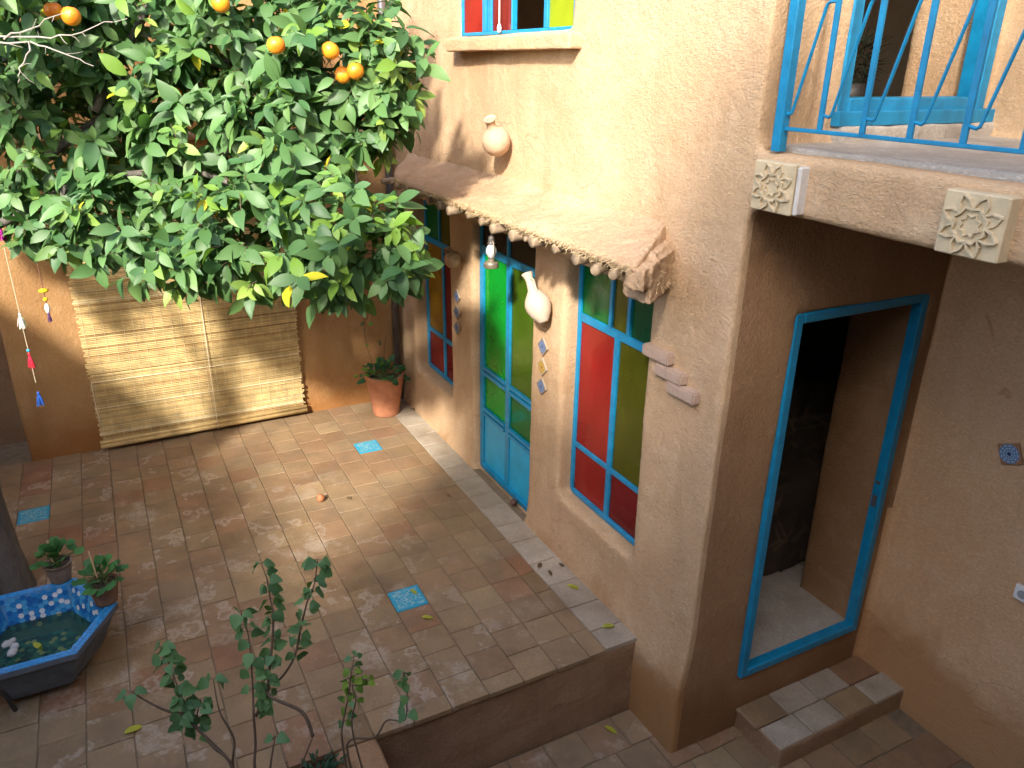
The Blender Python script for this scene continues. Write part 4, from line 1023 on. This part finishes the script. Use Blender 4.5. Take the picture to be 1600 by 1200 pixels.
# upper round jug
j1 = empty('clay_jug', (2.20,-.16,2.44), 'round pale clay jug hung on the sunny wall below the upper window', 'jug', 'jugs on the facade')
mt = Matrix.Translation((2.16,-.125,2.455)) @ frame_from(Vector((.30,-.42,.85)))
MB().lathe([(.012,.0),(.04,.004),(.068,.028),(.085,.065),(.088,.09),(.080,.125),(.058,.155),(.034,.172),(.026,.185),(.0245,.205),(.028,.222),(.036,.236),(.038,.243),(.033,.246),(.022,.236),(.018,.20),(.016,.18),(.012,.17)], 28, mt).build('body', CLAY, j1, True)
handle([mt@Vector((-.025,0,.222)), mt@Vector((-.050,0,.222)), mt@Vector((-.060,0,.20)), mt@Vector((-.056,0,.165)), mt@Vector((-.050,0,.150))], .007, CLAY, j1)
# small jug on the left pier
j2 = empty('clay_jug', (1.45,-.13,1.6), 'small brown jug on the pier between left window and door', 'jug', 'jugs on the facade')
mt = Matrix.Translation((1.43,-.115,1.60)) @ frame_from(Vector((.42,-.50,.75)))
MB().lathe([(.01,0),(.035,.004),(.058,.028),(.066,.058),(.060,.088),(.040,.112),(.026,.124),(.024,.140),(.030,.158),(.034,.166),(.030,.169),(.022,.160),(.018,.13),(.012,.11)], 26, mt).build('body', CLAY_B, j2, True)
handle([mt@Vector((-.024,0,.150)), mt@Vector((-.050,0,.150)), mt@Vector((-.062,0,.125)), mt@Vector((-.058,0,.09))], .006, CLAY_B, j2)
# white flask on the right pier
j3 = empty('clay_flask', (2.75,-.15,1.55), 'tilted white long-necked flask on the pier between door and right window', 'jug', 'jugs on the facade')
mt = Matrix.Translation((2.80,-.145,1.555)) @ frame_from(Vector((-.62,-.12,1)))
MB().lathe([(.01,0),(.028,.0),(.032,.008),(.040,.018),(.062,.05),(.076,.09),(.078,.12),(.066,.155),(.044,.185),(.030,.205),(.025,.235),(.023,.262),(.027,.285),(.036,.305),(.034,.311),(.026,.302),(.018,.27),(.014,.22),(.01,.2)], 28, mt).build('body', CLAY_W, j3, True)
handle([mt@Vector((.024,0,.265)), mt@Vector((.046,0,.258)), mt@Vector((.050,0,.235)), mt@Vector((.046,0,.20)), mt@Vector((.046,0,.18))], .007, CLAY_W, j3)
# lantern
ln = empty('oil_lantern', (2.49,-.34,1.83), 'small oil lantern with white globe hanging under the canopy', 'lantern')
TIN = simple('tarnished_tin', (.26,.22,.16), .4, metal=.5, nscale=20, namp=.35); TIN_D = simple('dark_tin', (.10,.09,.08), .5, metal=.4)
lx, ly, lz = 2.49, -.34, 1.835
T3 = Matrix.Translation((lx,ly,lz))
MB().lathe([(.005,0),(.044,0),(.047,.006),(.044,.016),(.046,.020),(.042,.034),(.022,.042),(.016,.052),(.005,.054)], 24, T3).build('base', TIN, ln, True)
GLB = simple('milk_glass', (.50,.52,.54), .15, namp=.05)
MB().lathe([(.012,.055),(.020,.066),(.030,.085),(.033,.100),(.029,.118),(.019,.134),(.014,.142)], 22, T3).build('globe', GLB, ln, True)
MB().lathe([(.015,.140),(.024,.144),(.024,.150),(.017,.153),(.022,.162),(.017,.170),(.020,.178),(.012,.188),(.004,.192)], 18, T3).build('chimney', TIN_D, ln, True)
for s in (-1, 1): MB().tube(smooth_path([(lx+s*.024,ly,lz+.03),(lx+s*.037,ly,lz+.075),(lx+s*.037,ly,lz+.13),(lx+s*.020,ly,lz+.165)]), .0035, 6).build('side_wire', TIN, ln, True)
MB().tube([(lx,ly,lz+.188),(lx,ly,2.16)], .002, 5).build('hanging_wire', TIN_D, ln)
# diamond tiles
def face_tile(loc, size, rot, mat, name, label, cat, group=None, ny=-1, thick=.012):
    h = size/2
    m4 = Matrix.Translation(loc) @ Matrix(((1,0,0,0),(0,0,-1,0),(0,1,0,0),(0,0,0,1))) @ Matrix.Rotation(rot, 4, 'Z')
    me = MB().box(-h,h,-h,h,-.001,thick).mesh(name, False, .0015)
    sc = .08/size
    for v in me.vertices: v.co *= sc
    o = link(name, me, mat, None, m4 @ Matrix.Diagonal((1/sc,1/sc,1/sc,1))); return tag(o, label, cat, group)
for k, (x_, z_) in enumerate(((1.357,1.334),(1.353,1.207),(1.350,1.083))):
    face_tile((x_,-.068,z_), .080, math.pi/4+.03*k, MD_BLUE, 'diamond_tile', ['topmost','middle','lowest'][k]+' of the three blue diamond tiles on the pier left of the door', 'tile', 'diamond tiles on the left pier')
for k, (x_, z_) in enumerate(((2.678,1.355),(2.678,1.220),(2.677,1.090))):
    face_tile((x_,-.070,z_), .086, math.pi/4-.02*k, (MD_BLUE, MD_GOLD, MD_BLUE)[k], 'diamond_tile', ['blue diamond tile just under the white flask','golden diamond tile between two blue ones','blue diamond tile lowest on the pier right of the door'][k], 'tile', 'diamond tiles on the right pier')
face_tile((4.76,1.316,1.268), .100, .42, MD_STAR, 'wall_tile', 'square blue patterned tile on the wall right of the doorway', 'tile')
so_ = empty('wall_socket', (5.0,1.32,.60), 'white socket plate on the right wall at the photo edge', 'socket')
MB().box(4.955,5.035,1.300,1.322,.575,.655).build('plate', WHITE, so_, bevel=.004)
MB().lathe([(.003,0),(.022,0),(.022,.004),(.003,.004)], 16, Matrix.Translation((4.995,1.2995,.615)) @ Matrix.Rotation(math.pi/2,4,'X')).build('outlet', simple('socket_grey',(.35,.38,.40),.4), so_)
# three bricks stepping down beside the right window
for k, (x_, z_) in enumerate(((3.79,1.672),(3.895,1.606),(3.995,1.549))):
    o = MB().box(-.102,.102,-.05,.012,-.030,.030).build('brick', BRICKP, None, bevel=.008, seg=2, mtx=Matrix.Translation((x_,-.05,z_)) @ Matrix.Rotation(random.uniform(-.05,.03),4,'Y'))
    tag(o, ['topmost','middle','lowest'][k]+' of three pale bricks stepping down beside the right window', 'brick', 'bricks set in the facade')
# carved star blocks on the balcony edge
def star_block(name, label, x0, x1, z0, z1, chip):
    r = empty(name, ((x0+x1)/2,-.08,z0), label, 'carving', 'carved star blocks on the balcony')
    cx, cz = (x0+x1)/2, (z0+z1)/2; W = (x1-x0)/2; H = (z1-z0)/2
    MB().box(x0,x1,-.105,-.045,z0,z1).build('block', RELIEF, r, bevel=.004)
    mb = MB()
    def bar(p, q, w_=.0065, d=.011):
        p = Vector(p); q = Vector(q); u = (q-p); L = u.length; u.normalize(); v = Vector((-u.y,u.x))
        pts = [p-v*w_, q-v*w_, q+v*w_, p+v*w_]; top = [p-v*w_*.5, q-v*w_*.5, q+v*w_*.5, p+v*w_*.5]
        vv = [(cx+a.x, -.1035, cz+a.y) for a in pts]+[(cx+a.x, -.105-d, cz+a.y) for a in top]
        mb.add(vv, [(4,5,6,7),(0,1,5,4),(1,2,6,5),(2,3,7,6),(3,0,4,7)])
    R1, R2, R3 = .092, .058, .074
    P = lambda R, a: (R*math.cos(math.radians(a))*W/.096, R*math.sin(math.radians(a))*H/.093)
    n_ = 0
    for k in range(8):
        a = 22.5+45*k
        for (p, q) in ((P(.093,a), P(.072,a+13)), (P(.093,a), P(.072,a-13)), (P(.072,a+13), P(.046,a+22.5)), (P(.072,a-13), P(.046,a-22.5)), (P(.046,a+22.5), P(.054,a)), (P(.046,a-22.5), P(.054,a))):
            bar(p, q, .0052, .0075+.00012*n_); n_ += 1
        bar(P(.034,a), P(.024,a+22.5), .0032, .006+.0003*k); bar(P(.024,a+22.5), P(.034,a+45), .0032, .0061+.0003*k)
    mb.build('star_relief', RELIEF, r)
    return r
b1 = star_block('carved_block', 'whitewashed carved star block at the balcony corner', 4.305, 4.51, 2.452, 2.635, True)
MB().box(4.512,4.532,-.10,-.05,2.455,2.63).build('lime_patch', simple('limewash',(.58,.55,.52),.9,nscale=20,namp=.2), b1, bevel=.006)
star_block('carved_block', 'sand-coloured carved star block on the balcony edge at the right', 5.10, 5.30, 2.445, 2.632, False)

# dried bush inside the balcony doorway
random.seed(61); db = MB()
for k in range(420):
    a = Vector((random.gauss(0,1),random.gauss(0,1),random.gauss(0,1))).normalized(); p = Vector((3.30,1.50,3.0))+a*.11
    q = p+a*.06+Vector((random.gauss(0,.03),random.gauss(0,.03),random.gauss(0,.03)))
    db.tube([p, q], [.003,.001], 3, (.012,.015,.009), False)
tag(db.build('dry_twigs', YARN, wr), kind='stuff')
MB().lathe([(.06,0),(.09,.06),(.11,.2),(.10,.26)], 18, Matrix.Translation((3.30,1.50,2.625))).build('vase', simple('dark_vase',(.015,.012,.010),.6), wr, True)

# ================================================================== LITTER ON THE FLOOR
LF_Y = [mesh_tint(VAR[k], t, LEAF, 'fallen_leaf') for k, t in ((0,(.42,.42,.05)),(3,(.35,.38,.06)),(5,(.25,.19,.07)),(7,(.13,.085,.05)))]
def fallen(p, ang, sc, k, label):
    B = basis(np.array([math.cos(ang),math.sin(ang),.05]), np.array([.1,.15,1.])); o = link('fallen_leaf', LF_Y[k], None, None, Matrix([[*(B[i]*sc), p[i]] for i in range(3)]+[[0,0,0,1]]))
    tag(o, label, 'leaf', 'fallen leaves')
for p, ang, sc, k, lab in (((3.27,-.20,.018),.9,.085,0,'yellow leaf on the pale edge tiles below the right window'),((3.69,-.22,.018),1.4,.08,1,'yellow leaf on the edge tiles near the terrace corner'),((3.15,-1.10,.016),1.2,.07,0,'yellow leaf just in front of the nearer turquoise tile'),((2.88,-1.07,.014),.4,.06,1,'yellow leaf lying on the nearer turquoise tile'),((3.03,-.27,.016),2.2,.06,3,'curled brown leaf on the terrace left of the edge tiles'),((3.14,-.24,.018),2.7,.06,3,'curled brown leaf beside a yellow one on the edge tiles'),((3.05,-.13,.018),.3,.05,3,'small brown leaf against the foot of the facade'),((3.90,-.31,-.485),.6,.08,0,'yellow leaf on the lower court paving'),((3.31,-2.66,.015),1.9,.09,0,'yellow leaf on the paving left of the shrubs'),((2.62,-3.03,HB-.138),.6,.075,0,'yellow leaf floating in the basin'),((1.64,-1.10,.012),.4,.05,3,'small dry leaf right of the fallen orange'),((.36,-.13,.014),1.,.07,3,'dark dry leaf beside the corner pot'),((1.93,-.43,.012),.2,.045,3,'tiny dark leaf on the terrace before the door')):
    fallen(p, ang, sc, k, lab)
o = link('fallen_orange', omesh.copy(), None, None, Matrix.Translation((1.60,-1.28,.027)) @ Matrix.Rotation(1.2,4,'X') @ Matrix.Scale(.68,4)); o.data.materials.clear(); o.data.materials.append(simple('dried_peel',(.42,.15,.06),.7,nscale=8,namp=.3))
tag(o, 'small dried orange lying on the sunny terrace', 'orange')
o = link('dried_fruit', omesh.copy(), None, None, Matrix.Translation((2.28,-.055,.032)) @ Matrix.Scale(.62,4)); o.data.materials.clear(); o.data.materials.append(simple('dark_peel',(.09,.045,.035),.7,nscale=8,namp=.3))
tag(o, 'small dark dried fruit on the door sill', 'orange')
